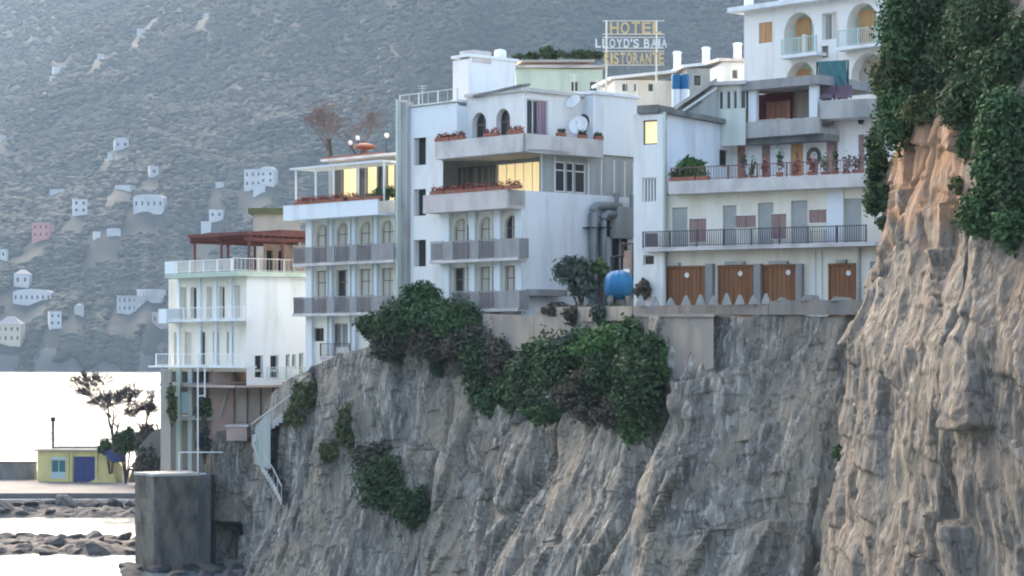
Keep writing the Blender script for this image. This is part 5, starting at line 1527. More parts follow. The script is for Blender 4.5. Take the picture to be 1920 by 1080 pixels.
low_house('mint_house', 'mint green house with worn orange roof edge behind the hotel penthouse', 968, 1130, 172, 128, 182, 8, 'mint', 'concrete', 0.1, [(1070, 1085, 152, 172), (1105, 1122, 152, 172)])
t, F_, rf, zt_ = low_house('tiled_house', 'small house with pale orange tiled hip roof, topmost behind the lift house', 985, 1105, 180, 118, 140, 7, 'tile', 'beigepanel', 0.1)
low_house('cream_house', 'low cream house with slanting white roof under the rooftop sign', 1152, 1262, 160, 150, 185, 8, 'cream', 'whiteskytint', 0.55, [(1166, 1178, 156, 172), (1188, 1196, 156, 172), (1215, 1226, 156, 172)])
t, F_, rf, zt_ = low_house('grey_house', 'grey house with arched white roof edge between sign and villa', 1288, 1412, 158, 128, 190, 8, 'greypanel', 'whiteskytint', 0.6, [(1300, 1316, 140, 162), (1335, 1350, 140, 165), (1365, 1380, 138, 165)])
t, F_, rf, zt_ = low_house('small_white_house', 'small white house with flat roof just left of the villa', 1355, 1412, 152, 116, 175, 4, 'whiteskytint', 'parapet', 0.0, [(1372, 1384, 130, 148)])
for i, (px, pyt, pyb, D, lab) in enumerate(((1270, 96, 126, 166, 'leftmost slim white chimney, nearest the rooftop sign'), (1324, 88, 116, 165, 'middle white chimney on the grey house roof'), (1383, 80, 106, 154, 'white chimney with cap beside the villa'))):
    c = P(px, pyb, D); h_ = P(px, pyt, D).z - c.z
    t = thing('chimney_stack', lab, 'chimney', c - Vector((0, 0, 1.2)), 'white chimneys on the roofs')
    mb = MB(); mb.lathe(c, [(0.27, -1.2), (0.27, h_ * .85)], 12); mb.build('flue', M['whiteskytint'], t)
    mb = MB(); mb.lathe(c, [(0.33, h_ * .85), (0.33, h_ * .92), (0.2, h_)], 12); mb.build('cap', M['whiteskytint'], t)
for i, (px, py, lab) in enumerate(((1268, 166, 'blue plastic barrel on the roof, left of two'), (1284, 166, 'blue plastic barrel on the roof, right of two'))):
    c = P(px, py, 150)
    t = thing('roof_barrel', lab, 'barrel', c - Vector((0, 0, 1.6)), 'blue barrels on the roof')
    mb = MB(); mb.lathe(c, [(0.28, -0.05), (0.31, 0.1), (0.31, 0.4), (0.33, 0.42), (0.31, 0.45), (0.31, 0.8), (0.26, 0.9)], 14); mb.build('drum', M['bluetank'], t, False)
    mb = MB(); mb.lathe(c, [(0.30, -1.6), (0.30, -0.06)], 8); mb.build('stand', M['whiteskytint'], t)

# ============ rooftop sign
DSG = 158
sg = thing('rooftop_sign', 'open steel rooftop sign with rows of orange and white letters', 'sign', P(1184, 180, DSG))
for px in (1137, 1231):
    mb = MB(); a, b = P(px, 182, DSG), P(px, 38, DSG); mb.tube([a - Vector((0, 0, 2)), b], 0.06, 8); mb.build('pole', M['signpole'], sg)
    mb = MB(); mb.tube([P(px, 110, DSG) , P(px, 182, DSG) + Vector((0, 2.5, -1))], 0.04, 6); mb.build('brace', M['signpole'], sg)
for py in (39, 64, 70, 90, 96, 122):
    mb = MB(); mb.tube([P(1130, py, DSG + .1), P(1246, py, DSG + .1)], 0.025, 6); mb.build('rail', M['signpole'], sg)


def text_row(s_, px0, px1, py0, py1, m_):
    W_, H_ = (px1 - px0) / FP * DSG, (py1 - py0) / FP * DSG
    base = P(px0, py1, DSG - 0.12); off = world_loc(sg)
    wd = {'I': .45, "'": .35, ' ': .5}; tot = sum(wd.get(ch, 1) for ch in s_); x = 0
    for ch in s_:
        cw_ = wd.get(ch, 1) / tot * W_; x0 = x; x += cw_
        if ch == ' ': continue
        cu = bpy.data.curves.new('letter', 'FONT'); cu.body = ch; cu.extrude = 0.05; cu.offset = 0.015
        tmp = bpy.data.objects.new('tmp_text', cu); col.objects.link(tmp)
        dg = bpy.context.evaluated_depsgraph_get()
        me = bpy.data.meshes.new_from_object(tmp.evaluated_get(dg))
        bpy.data.objects.remove(tmp); bpy.data.curves.remove(cu)
        co = np.empty(len(me.vertices) * 3, np.float32); me.vertices.foreach_get('co', co); co = co.reshape(-1, 3)
        lo, hi = co.min(0), co.max(0); full = ch != "'"
        z0_, zs_ = (0, H_) if full else (H_ * .65, H_ * .35)
        out = np.stack([(co[:, 0] - lo[0]) / (hi[0] - lo[0]) * cw_ * .8 + base.x + x0 + cw_ * .1, base.y - co[:, 2], (co[:, 1] - lo[1]) / (hi[1] - lo[1]) * zs_ + z0_ + base.z], -1) - np.array(off)
        me.vertices.foreach_set('co', out.astype(np.float32).ravel()); me.update()
        me.materials.clear(); me.materials.append(M[m_])
        o_ = bpy.data.objects.new('letter', me); col.objects.link(o_); o_.parent = sg


text_row('HOTEL', 1142, 1242, 41, 63, 'signorange')
text_row("LLOYD'S BAIA", 1115, 1252, 73, 89, 'signwhite')
text_row('RISTORANTE', 1132, 1246, 99, 120, 'signorange')
# dark clipped pines behind the mint house
for i, (px, py, rx, rz, lab) in enumerate(((985, 108, 1.3, 0.5, 'dark low tree crown right behind the lift house'), (1030, 100, 1.2, 0.55, 'dark tree crown behind the tiled roof, middle one'), (1100, 105, 1.6, 0.5, 'dark flat tree crown just left of the rooftop sign'))):
    c = P(px, py, 186)
    shrub('roof_tree', lab, 'tree', c, (rx, rx, rz), 700, 'leafdark', 60 + i, 'dark trees behind the roofs', 8, 0.14, base=c - Vector((0, 0, 4.5)), leafname='crown')

# ============ walls along the cliff top
edge_px = np.array([p for p, _ in EDGE][::-1], float); edge_d = np.array([d for _, d in EDGE][::-1], float)
ED = lambda px: float(np.interp(px, edge_px, edge_d))
cw = thing('parapet_wall', 'weathered parapet wall with pointed merlons along the cliff top', 'wall', P(1400, 590, ED(1400)))
def edge_run(pa, pb, ya0, ya1, yb0, yb1, off, th_, m_, parent, name):
    da, db = ED(pa) + off, ED(pb) + off
    mb = MB()
    a0, a1, b0, b1 = P(pa, ya1, da), P(pa, ya0, da), P(pb, yb1, db), P(pb, yb0, db)
    bk = Vector((0.15, th_, 0))
    mb.hexa([a0, b0, b0 + bk, a0 + bk, a1, b1, b1 + bk, a1 + bk])
    return mb.build(name, M[m_], parent)


edge_run(1008, 1185, 576, 606, 574, 600, -0.4, 0.5, 'retain', cw, 'wall_run')
edge_run(1186, 1440, 574, 590, 570, 590, -0.5, 0.5, 'retain', cw, 'wall_run')
edge_run(1441, 1622, 564, 590, 562, 590, -0.5, 0.5, 'retain', cw, 'wall_run')
for i, px in enumerate((1201, 1228, 1257, 1286, 1313, 1338, 1362, 1387, 1412, 1436)):
    d = ED(px) - 0.45; hw = 9.5; top = 553 + (i % 3) * 2 - (4 if i > 3 else 0)
    mb = MB(); y0 = 573.5 - (px - 1186) * 0.014
    mb.prism([P(px - hw, y0, d), P(px + hw, y0, d), P(px + 3, top + 3, d), P(px, top, d), P(px - 3, top + 3, d)], (0.05, 0.35, 0)); mb.build('merlon', M['concrete'], cw)
for i, (a, b, t_) in enumerate(((1455, 1478, 557), (1500, 1540, 552), (1556, 1600, 556))):
    d = ED((a + b) / 2) - 0.45; mb = MB(); mb.prism([P(a, 564, d), P(b, 562.5, d), P(b - 6, t_ + 2, d), P(a + 8, t_, d)], (0.05, 0.4, 0)); mb.build('merlon', M['concrete'], cw)
# retaining walls
rw = thing('retaining_wall', 'smooth brownish retaining wall standing in the cliff below the merlons', 'wall', P(1265, 720, ED(1265)))
edge_run(1192, 1338, 590.5, 735, 590.5, 690, -1.7, 2.2, 'retain', rw, 'wall_face')
mb = MB(); d = ED(1265) - 1.95; mb.hexa([P(1190, 594, ED(1190) - 1.95), P(1340, 594, ED(1340) - 1.95), P(1340, 594, ED(1340)), P(1190, 594, ED(1190)), P(1190, 588.5, ED(1190) - 1.95), P(1340, 588.5, ED(1340) - 1.95), P(1340, 588.5, ED(1340)), P(1190, 588.5, ED(1190))]); mb.build('coping', M['retain'], rw)
hwl = thing('hotel_foundation', 'pale pinkish stone foundation wall under the hotel balconies', 'wall', P(1000, 640, ED(1000)))
edge_run(905, 1190, 588, 660, 600.5, 650, 0.9, 1.5, 'retain', hwl, 'wall_face')

# ============ blue tank, pipes, tree in the gap between hotel and house
c = P(1160, 562, 136)
t = thing('water_tank', 'big bright blue plastic water tank beside the cliff top wall', 'tank', c - Vector((0, 0, 0.6)))
mb = MB(); ax = Vector((0.97, 0.2, 0)); r_ = 0.78
pts = [(-.80, .25), (-.76, .5), (-.62, .70), (-.42, .80), (-.2, .84), (-.18, .87), (-.1, .87), (-.08, .85), (.12, .85), (.14, .87), (.22, .87), (.24, .84), (.45, .80), (.62, .70), (.76, .5), (.80, .25)]
mb.tube([c + Vector((0, 0, .85)) + ax * q for q, _ in pts], [r for _, r in pts], 20); mb.build('drum', M['bluetank'], t, True)
mb = MB(); mb.tube([c + Vector((.45, 0, 1.6)), c + Vector((.45, 0, 1.78))], 0.2, 12); mb.build('lid', M['plastic'], t)
for q in (-.5, .5):
    mb = MB(); e = c + ax * q; mb.box(e.x - .12, e.x + .12, e.y - .7, e.y + .7, c.z - .6, c.z + .22); mb.build('cradle', M['darkconcrete'], t)
t = thing('steel_pipework', 'dark steel pipe frame between the blue tank and the white tower', 'pipe frame', P(1175, 560, 138))
mb = MB(); mb.tube([P(1148, 560, 138), P(1148, 482, 138), P(1167, 480, 138), P(1167, 458, 138), P(1190, 456, 138), P(1190, 560, 138)], 0.14, 8); mb.build('pipe', M['black'], t)
mb = MB(); a, b = P(1169, 560, 138.4), P(1188, 470, 138.4); mb.box(a.x, b.x, 138.3, 138.8, a.z, b.z); mb.build('panel', M['salmon'], t)
shrub('fig_tree', 'grey green tree with open crown in front of the plain hotel wall', 'tree', P(1085, 515, 138), (1.65, 1.0, 1.25), 2600, 'leafgrey', 71, None, 22, 0.13, base=P(1092, 592, 138), leafname='crown')
shrub('fig_tree_small', 'small bright green bush between the ducts and the blue tank', 'bush', P(1128, 500, 137.5), (0.55, 0.5, 0.5), 500, 'leafmid', 72, None, 6, 0.11, base=P(1128, 585, 137.5))

# ============ lower left: support structure, tower, stairs
c = P(330, 890, 163)
tw = thing('sea_tower', 'square stone tower block standing in the water at lower left', 'tower', (c.x, c.y, 0))
FT1 = Frame(290, 162, (0.60, -0.80)); FT2 = Frame(290, 162, (0.93, 0.36))
za = FT1.z(290, 893)
u0 = FT1.u(254); u1_ = FT2.u(372)
mb = MB()
mb.prism([FT1.pt(u0, 0, -1.5), FT1.pt(0, 0, -1.5), FT2.pt(u1_, 0, -1.5), FT2.pt(u1_, -3, -1.5), FT1.pt(u0, -4, -1.5)], (0, 0, za + 1.5)); mb.build('shaft', M['towerstone'], tw)
# courses of big stones on both faces
zc_ = 0.0; k = 0
while zc_ < za - .2:
    hgt = rng.uniform(.7, 1.0); zt_ = min(zc_ + hgt, za)
    for F_, a, b in ((FT1, u0, 0.0), (FT2, 0.02, u1_)):
        u = a - rng.uniform(0, .6)
        while u < b - .05:
            e = min(u + rng.uniform(.9, 1.9), b); s0 = max(u, a)
            if e - s0 > .12:
                q = MB(); F_.box(q, s0 + .012, e - .012, zc_ + .012, zt_ - .012, -.1, rng.uniform(.02, .06)); q.build('stone', M['towerstone'], tw)
            u = e
    zc_ = zt_
mb = MB(); mb.prism([FT1.pt(u0 - .1, .1, za), FT1.pt(0.05, .12, za), FT2.pt(u1_ + .1, .1, za), FT2.pt(u1_ + .1, -3, za), FT1.pt(u0 - .1, -4, za)], (0, 0, .18)); mb.build('coping', M['concrete'], tw)

# rear lower wall right of the tower (dark)
mb = MB(); a, b = P(366, 900, 166), P(396, 900, 166)
mb.box(a.x, b.x, 165.5, 170, -1, P(0, 890, 166).z); tag(mb.build('dark_wall', M['darkconcrete']), 'dark wall between the stone tower and the rock spur', 'wall')

# supports of the seaside building
sp_ = thing('substructure', 'beige pillars and slabs carrying the seaside building above the stone tower', 'support', P(350, 880, 167))
zS = P(0, 693, 166).z; z0_ = P(0, 890, 164).z
for a, b, y_, m_ in ((301, 320, 167, 'beigepanel'), (330, 338, 168, 'mint'), (352, 360, 168.5, 'greenwhite'), (392, 402, 169, 'salmon')):
    p0, p1 = P(a, 800, y_), P(b, 800, y_); mb = MB(); mb.box(p0.x, p1.x, y_, y_ + .8, z0_ - .3, zS); mb.build('pillar', M[m_], sp_)
p0, p1 = P(302, 800, 169), P(400, 800, 169)
mb = MB(); mb.box(p0.x, p1.x, 168.4, 176, P(0, 724, 168).z, P(0, 718, 168).z); mb.build('slab', M['greypanel'], sp_)
mb = MB(); mb.box(p0.x + .1, p1.x, 168.2, 176, P(0, 788, 168).z, P(0, 780, 168).z); mb.build('slab', M['concrete'], sp_)
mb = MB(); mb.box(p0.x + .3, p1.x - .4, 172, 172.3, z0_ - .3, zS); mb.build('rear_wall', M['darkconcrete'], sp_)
mb = MB(); q0, q1 = P(318, 735, 168.6), P(358, 775, 168.6); mb.box(q0.x, q1.x, 168.6, 168.8, q1.z, q0.z); mb.build('window_screen', M['tealpale'], sp_)
mb = MB(); q0, q1 = P(405, 694, 168.3), P(440, 790, 168.3); mb.box(q0.x - .3, q1.x, 168.3, 176, z0_ + 2.2, q0.z); mb.build('wall', M['salmon'], sp_)
q0, q1 = P(412, 700, 168.25), P(436, 785, 168.25)
mb = MB(); mb.tube([(q0.x, 168.2, q1.z), (q1.x, 168.2, q0.z)], 0.09, 6); mb.build('brace', M['concrete'], sp_)
# salmon lower storey with panels
F5 = Frame(438, 168.0, (0.985, 0.17)); u5 = F5.u(536)
zp0_, zp1_ = F5.z(480, 796), F5.z(480, 722)
lo_ = thing('lower_storey', 'salmon lower storey with beige panels and red posts behind the cliff stairs', 'building', F5.pt(2, 0, zp0_))
mb = MB(); F5.wall(mb, 0.01, u5, zp0_ - 2, zp1_ + .1, [], 0); mb.build('wall', M['salmon'], lo_)
for a, b in ((441, 462), (466, 487), (491, 511), (514, 532)):
    mb = MB(); F5.box(mb, F5.u(a), F5.u(b), zp0_ + .2, zp1_ - .15, 0.004, 0.05); mb.build('panel', M['beigepanel'], lo_)
for a in (439, 464, 489, 512, 534):
    mb = MB(); F5.box(mb, F5.u(a) - .06, F5.u(a) + .06, zp0_ - 1, zp1_ + .1, 0.055, 0.16); mb.build('post', M['railred'], lo_)
mb = MB(); F5.box(mb, -.4, u5 + .3, zp1_ + .1, zp1_ + .25, -3, 0.9); mb.build('slab', M['salmon'], lo_)
# white pipe scaffold in front
sc = thing('pipe_scaffold', 'thin white pipe scaffold in front of the beige pillars', 'scaffold', P(372, 890, 166))
for a, b_, c_ in ((371, 690, 888), (384, 690, 745), (336, 848, 890)):
    mb = MB(); mb.tube([P(a, c_, 166), P(a, b_, 166)], 0.06, 6); mb.build('upright', M['railwhite'], sc)
for a, b_, y_ in ((336, 418, 848), (371, 386, 888), (371, 384, 742)):
    mb = MB(); mb.tube([P(a, y_, 166), P(b_, y_, 166)], 0.05, 6); mb.build('ledger', M['railwhite'], sc)
shrub('hanging_shrub', 'dark green shrub growing beside the white pipe scaffold', 'shrub', P(383, 765, 166.3), (0.55, .5, .8), 700, 'leafdark', 81, None, 8, .12, base=P(383, 800, 166.6))
shrub('hanging_shrub_low', 'grey green shrub hanging low behind the white scaffold', 'shrub', P(384, 828, 166.5), (0.55, .5, 1.0), 700, 'leafgrey', 82, None, 8, .12, base=P(384, 870, 166.8))
shrub('pillar_creeper', 'olive creeper growing up the beige pillar', 'creeper', P(322, 760, 166.8), (0.45, .4, 1.2), 600, 'leafolive', 83, None, 8, .11, base=P(322, 800, 167))
# pink platform
mb = MB(); a, b = P(426, 800, 165), P(464, 826, 165); mb.box(a.x, b.x, 164.6, 168, b.z, a.z); pf = thing('pink_platform', 'small pink concrete landing on top of the rock spur', 'platform', (a.x, 165, b.z)); mb.build('slab', M['salmon'], pf)
mb = MB(); mb.box(a.x - .1, b.x + .1, 164.5, 168.1, a.z, a.z + .12); mb.build('coping', M['parapet'], pf)

# stairs with white railing zigzagging down the cliff
stp = [(578, 716, 156.0), (530, 752, 157.0), (472, 795, 158.4), (490, 845, 158.0), (513, 880, 157.2), (528, 912, 156.2)]
stt = thing('cliff_stairs', 'concrete stairs with thin white railing zigzagging down the left cliff edge', 'stairs', P(*stp[-1]))
for (a, b) in zip(stp, stp[1:]):
    A_, B_ = P(*a), P(*b); n_ = max(3, int(abs(A_.z - B_.z) / 0.19))
    side = Vector((0, 2.4, 0))
    for k in range(n_):
        q0 = A_.lerp(B_, k / n_); q1 = A_.lerp(B_, (k + 1) / n_)
        mb = MB(); zt_ = max(q0.z, q1.z) - .95
        mb.hexa([Vector((q.x, q.y, zt_ - .5)) for q in (q0, q1, q1 + side, q0 + side)] + [Vector((q.x, q.y, zt_)) for q in (q0, q1, q1 + side, q0 + side)])
        mb.build('step', M['concrete'], stt)
mb = MB()
pp = [P(*q) for q in stp]
dz = Vector((0, -0.02, 0))
mb.tube([q + dz for q in pp], 0.05, 6); mb.build('handrail', M['railgrey'], stt)
for (a, b) in zip(pp, pp[1:]):
    n_ = max(2, int((a - b).length / .9))
    for k in range(n_ + 1):
        q = a.lerp(b, k / n_); mb = MB(); mb.tube([q + dz, q + dz - Vector((0, 0, 1.0))], 0.03, 5); mb.build('baluster', M['railgrey'], stt)
# mesh screen under upper flight
mb = MB(); mb.hexa([P(478, 870, 158.3), P(507, 880, 157.4), P(507, 880, 157.4) + Vector((0, .06, 0)), P(478, 870, 158.3) + Vector((0, .06, 0)), P(478, 800, 158.3), P(507, 770, 157.4), P(507, 770, 157.4) + Vector((0, .06, 0)), P(478, 800, 158.3) + Vector((0, .06, 0))]); mb.build('screen', M['greypanel'], stt)

# ============ quay with the yellow beach cabin
zq_ = 1.6
q = thing('quay', 'grey concrete quay on the breakwater in front of the yellow cabin', 'quay', P(100, 920, 235))
a = P(-260, 900, 262); b = P(300, 900, 262)
qy0, qy1 = 227, 268
mb = MB(); mb.hexa([((-300 - 960) / FP * qy0, qy0, -1), ((268 - 960) / FP * qy0, qy0, -1), ((330 - 960) / FP * qy1, qy1, -1), ((-300 - 960) / FP * qy1, qy1, -1), ((-300 - 960) / FP * qy0, qy0, zq_), ((268 - 960) / FP * qy0, qy0, zq_), ((330 - 960) / FP * qy1, qy1, zq_), ((-300 - 960) / FP * qy1, qy1, zq_)])
mb.build('deck', M['quay'], q)
mb = MB(); mb.hexa([((-300 - 960) / FP * 224, 224, -1), ((272 - 960) / FP * 224, 224, -1), ((272 - 960) / FP * 227, 226.99, -1), ((-300 - 960) / FP * 227, 226.99, -1), ((-300 - 960) / FP * 225, 225.5, zq_ - .55), ((272 - 960) / FP * 225, 225.5, zq_ - .55), ((272 - 960) / FP * 227, 226.99, zq_ - .5), ((-300 - 960) / FP * 227, 226.99, zq_ - .5)]); mb.build('apron', M['darkconcrete'], q)
FY = Frame(150, 247, (0.99, -0.12)); 
yc = thing('beach_cabin', 'yellow flat roofed beach cabin with blue door on the quay', 'cabin', FY.pt(0, 0, zq_))
ya, yb = FY.u(70), FY.u(203)
zyt = FY.z(150, 846)
hd = (FY.u(138), FY.u(178), zq_ + .01, FY.z(158, 856)); hw_ = FY.rect(96, 123, 857, 897)
mb = MB(); FY.wall(mb, ya, yb, zq_, zyt, [hd, hw_], 0, .2)
for q0, q1 in ((FY.pt(ya, 0, 0), FY.pt(ya, -6, 0)), (FY.pt(yb, 0, 0), FY.pt(yb, -6, 0)), (FY.pt(ya, -6, 0), FY.pt(yb, -6, 0))):
    mb.quad((q0.x, q0.y, zq_), (q1.x, q1.y, zq_), (q1.x, q1.y, zyt), (q0.x, q0.y, zyt))
mb.build('wall', M['yellow'], yc)
mb = MB(); FY.box(mb, ya - .3, yb + .2, zyt, zyt + .22, -6.2, .35); mb.build('roof', M['beigepanel'], yc)
mb = MB(); FY.box(mb, FY.u(88), FY.u(200), zyt + .22, zyt + .42, -5, -1.5); mb.build('roof_upstand', M['darkconcrete'], yc)
mb = MB(); FY.box(mb, hd[0], hd[1], hd[2], hd[3], -.18, -.1); dr = mb.build('door', M['blue'], yc)
for k in range(4):
    u_ = hd[0] + (hd[1] - hd[0]) * k / 4; qq = MB(); FY.box(qq, u_ + .03, u_ + (hd[1] - hd[0]) / 4 - .03, hd[2] + .1, hd[3] - .1, -.099, -.06); qq.build('board', M['blue'], dr)
w_ = window(FY, yc, (hw_[0], hw_[1], hw_[2] + .6, hw_[3] - .3), 0, .15, 'teal', 'tealpale', .08, 1)
mb = MB(); FY.box(mb, hw_[0], hw_[1], hw_[2], hw_[2] + .6, -.1, .04); mb.build('window_panel', M['tealpale'], yc)
mb = MB(); FY.box(mb, hw_[0], hw_[1], hw_[3] - .3, hw_[3], -.1, .04); mb.build('window_panel', M['tealpale'], yc)
for px in (128, 134, 181): 
    mb = MB(); FY.box(mb, FY.u(px) - .12, FY.u(px) + .12, zq_, zyt, .003, .14); mb.build('pilaster', M['yellow'], yc)
mb = MB(); mb.prism([FY.pt(yb + .003, -.2, zq_), FY.pt(FY.u(246), -.2, zq_)] + [FY.pt(FY.u(246) + (yb - FY.u(246)) * q, -.2, zq_ + (zyt - zq_) * q ** .8) for q in (.12, .25, .4, .55, .7, .85, 1)] , (0, 1.6, 0)); mb.build('wing_wall', M['yellow'], yc)
mb = MB(); mb.prism([FY.pt(FY.u(170), .9, zq_), FY.pt(FY.u(222), .9, zq_), FY.pt(FY.u(216), .9, zq_ + .95), FY.pt(FY.u(196), .9, zq_ + .7)], (0, .6, 0)); mb.build('ramp', M['yellow'], yc)
# blue awning by the cabin
t = thing('blue_awning', 'blue boat cover hanging at the right end of the yellow cabin', 'awning', FY.pt(FY.u(216), .9, zq_))
mb = MB(); mb.prism([FY.pt(FY.u(196), .6, FY.z(200, 845)), FY.pt(FY.u(240), .6, FY.z(238, 842)), FY.pt(FY.u(238), .6, FY.z(236, 866)), FY.pt(FY.u(213), .6, FY.z(215, 867))], (0.1, -1.0, .1)); mb.build('cover', M['blue'], t)
mb = MB(); p_ = FY.pt(FY.u(237), 1.2, zq_); mb.tube([p_, p_ + Vector((0, 0, 2.4))], .06, 6); mb.build('post', M['frame'], t)
# stove pipe
c = FY.pt(FY.u(91), -1.5, zyt + .22)
t = thing('stove_pipe', 'tall dark chimney pipe on the yellow cabin roof', 'chimney', c)
mb = MB(); zt_ = FY.z(91, 790, -1.5); mb.tube([c, Vector((c.x, c.y, zt_))], .17, 10); mb.build('pipe', M['darkconcrete'], t)
mb = MB(); mb.tube([Vector((c.x, c.y, zt_)), Vector((c.x, c.y, zt_ + .45))], .3, 10); mb.build('cowl', M['black'], t)
# sea wall left, further blocks right
mb = MB(); FZ = Frame(30, 252, (1, 0)); FZ.box(mb, FZ.u(-200), FZ.u(66), zq_, FZ.z(30, 868), -1, 0)
t = thing('sea_wall', 'dark brown sea wall left of the yellow cabin', 'wall', FZ.pt(0, -.5, zq_)); mb.build('wall_face', M['darkconcrete'], t)
mb = MB(); FZ.box(mb, FZ.u(-200), FZ.u(68), FZ.z(30, 868), FZ.z(30, 865.5), -1.15, .1); mb.build('coping', M['quay'], t)
t = thing('rubble_bank', 'brown earthy bank with wall behind the cabin under the dark trees', 'bank', P(270, 900, 240))
mb = MB(); a, b = P(236, 895, 240), P(306, 895, 240); mb.prism([P(240, 905, 238), P(310, 905, 238), P(310, 800, 238), P(285, 810, 238), P(262, 835, 238)], (1, 6, 0)); mb.build('bank', M['earth'], t)
c = P(268, 910, 232)
t = thing('quay_drum', 'grey round drum standing on the quay right of the cabin', 'drum', c)
mb = MB(); mb.lathe((c.x, c.y, zq_), [(0.62, 0), (0.66, .1), (0.66, 1.0), (0.60, 1.15), (.55, 1.15)], 16); mb.build('barrel', M['quay'], t)

# bare tree behind the cabin
def bare_tree(label, base, h, wind, seed, m_='twig', depth=5, r0=.22, name='bare_tree', group=None, spread=.55, twigs=3, fl=.011):
    g = random.Random(seed)
    t = thing(name, label, 'tree', base, group)
    tr, cr = MB(), MB()
    def grow(p, d, L, r, k):
        q = p + d * L; mid = p + d * L * .5 + Vector((g.uniform(-1, 1), g.uniform(-1, 1), g.uniform(-.5, .5))) * L * .06
        (tr if k >= depth - 1 else cr).tube([p, mid, q], [max(r, fl), max(r * .85, fl * .92), max(r * .68, fl * .8)], 6 if k >= depth - 1 else 4, False)
        if k == 0: return
        for _ in range((3 if k == depth else 2) if k > 3 else twigs):
            nd = (d + Vector((g.uniform(-1, 1), g.uniform(-1, 1), g.uniform(-.6, .9))) * spread + wind * .28).normalized()
            grow(p + d * L * g.uniform(.55, 1), nd, L * g.uniform(.68, .92), r * .60, k - 1)
    grow(Vector(base), Vector((wind.x * .2, 0, 1)).normalized(), h * .26, r0, depth)
    tr.build('trunk', M['bark'], t, recalc=False); cr.build('crown', M[m_], t, recalc=False)
    return t


bare_tree('bare windswept tree leaning left behind the yellow cabin', P(214, 850, 243), 9.0, Vector((-.5, 0, .1)), 5, 'twig', 7, .24, spread=.85, twigs=4, fl=.026)
bare_tree('smaller bare tree right of the windswept tree, before the sea', P(270, 830, 240), 6.0, Vector((-.1, 0, .25)), 9, 'twig', 6, .16, 'bare_tree', twigs=4, spread=.8, fl=.024)
for i, (px, py, rx, rz, lab, m_) in enumerate(((208, 838, 1.2, .9, 'dark bush at the foot of the windswept tree', 'leafdark'), (236, 824, 1.5, 1.4, 'dark bush in the middle above the blue awning', 'leafdark'), (272, 826, 1.8, 2.2, 'brownish bush beside the beige pillar', 'leafdry'), (276, 870, 1.3, 1.9, 'dry brown bush low beside the pillar', 'leafdry'))):
    c = P(px, py, 246 - i * 3)
    shrub('quay_bush', lab, 'bush', c, (rx, rx, rz), 1500, m_, 90 + i, 'bushes behind the cabin', 14, .17, base=Vector((c.x, c.y, zq_)))

# ============ boulders of the two breakwaters
def boulder_mesh(seed):
    bm = bmesh.new(); bmesh.ops.create_icosphere(bm, subdivisions=3, radius=1)
    g = np.random.default_rng(seed); o_ = g.uniform(0, 50, 3)
    for v in bm.verts:
        p = np.array(v.co[:]); 
        s_ = 1 + .30 * float(fbm(p[0] * 1.1 + o_[0], p[1] * 1.1 + o_[1], p[2] * 1.1 + o_[2], 3, seed)) + .12 * float(vnoise(p[0] * 3 + o_[0], p[1] * 3, p[2] * 3, seed))
        v.co = v.co * s_
    for _ in range(16):      # flat broken faces
        n_ = Vector(g.normal(size=3)).normalized(); d_ = g.uniform(.5, .8)
        for v in bm.verts:
            e = v.co.dot(n_) - d_
            if e > 0: v.co -= n_ * e * .9
    me = bpy.data.meshes.new('boulder'); bm.to_mesh(me); bm.free()
    me.materials.append(M['boulder'])
    return me


BM_ = [boulder_mesh(600 + i) for i in range(6)]


def boulder(px, py, D, r, i, label, group, sq=.75):
    o_ = bpy.data.objects.new('boulder', BM_[i % 6]); col.objects.link(o_)
    c = P(px, py, D); o_.location = c; o_.scale = (r * rng.uniform(.9, 1.35), r * rng.uniform(.9, 1.2), r * sq * rng.uniform(.6, .9))
    o_.rotation_euler = (rng.uniform(-.4, .4), rng.uniform(-.4, .4), rng.uniform(0, 6.3))
    tag(o_, label, 'boulder', group)


# low rubble cores under the boulders
for nm, d0, d1, hh_, sd in (('breakwater', 174, 190, .25, 700), ('breakwater', 214.5, 226, .3, 720)):
    xs = np.linspace((-120 - 960) / FP * d0, (268 - 960) / FP * d0, 150); ys_ = np.linspace(d0, d1, 50)
    X_, Y_ = np.meshgrid(xs, ys_, indexing='ij'); e = np.clip(np.minimum(Y_ - d0, d1 - Y_) / 3.5, 0, 1)
    e = e * np.clip((xs[-1] + 1.2 - X_) / 2, 0, 1)
    Z_ = -.7 + (hh_ + .7) * e ** .6 + e * (.9 * facets(X_, Y_, 1.5, 1.6, sd, .5, .5) + .25 * facets(X_, Y_, .5, .6, sd + 1, .5, .5)) 
    np_mesh(nm, np.stack([X_, Y_, Z_], -1).reshape(-1, 3), grid_faces(150, 50), M['boulder'], False, kind='structure')
ORD = ['first', 'second', 'third', 'fourth', 'fifth', 'sixth', 'seventh', 'eighth', 'ninth', 'tenth', 'eleventh', 'twelfth', 'thirteenth', 'fourteenth', 'fifteenth', 'sixteenth', 'seventeenth', 'eighteenth']


def row(xs, py, D, r, lab, group, k0):
    for j, px in enumerate(xs):
        boulder(px + rng.uniform(-4, 4), py + rng.uniform(-2.5, 2.5) + 3, D + rng.uniform(-.8, .8), r * rng.uniform(.8, 1.25), k0 + j, ORD[j] + ' boulder from the left ' + lab, group)


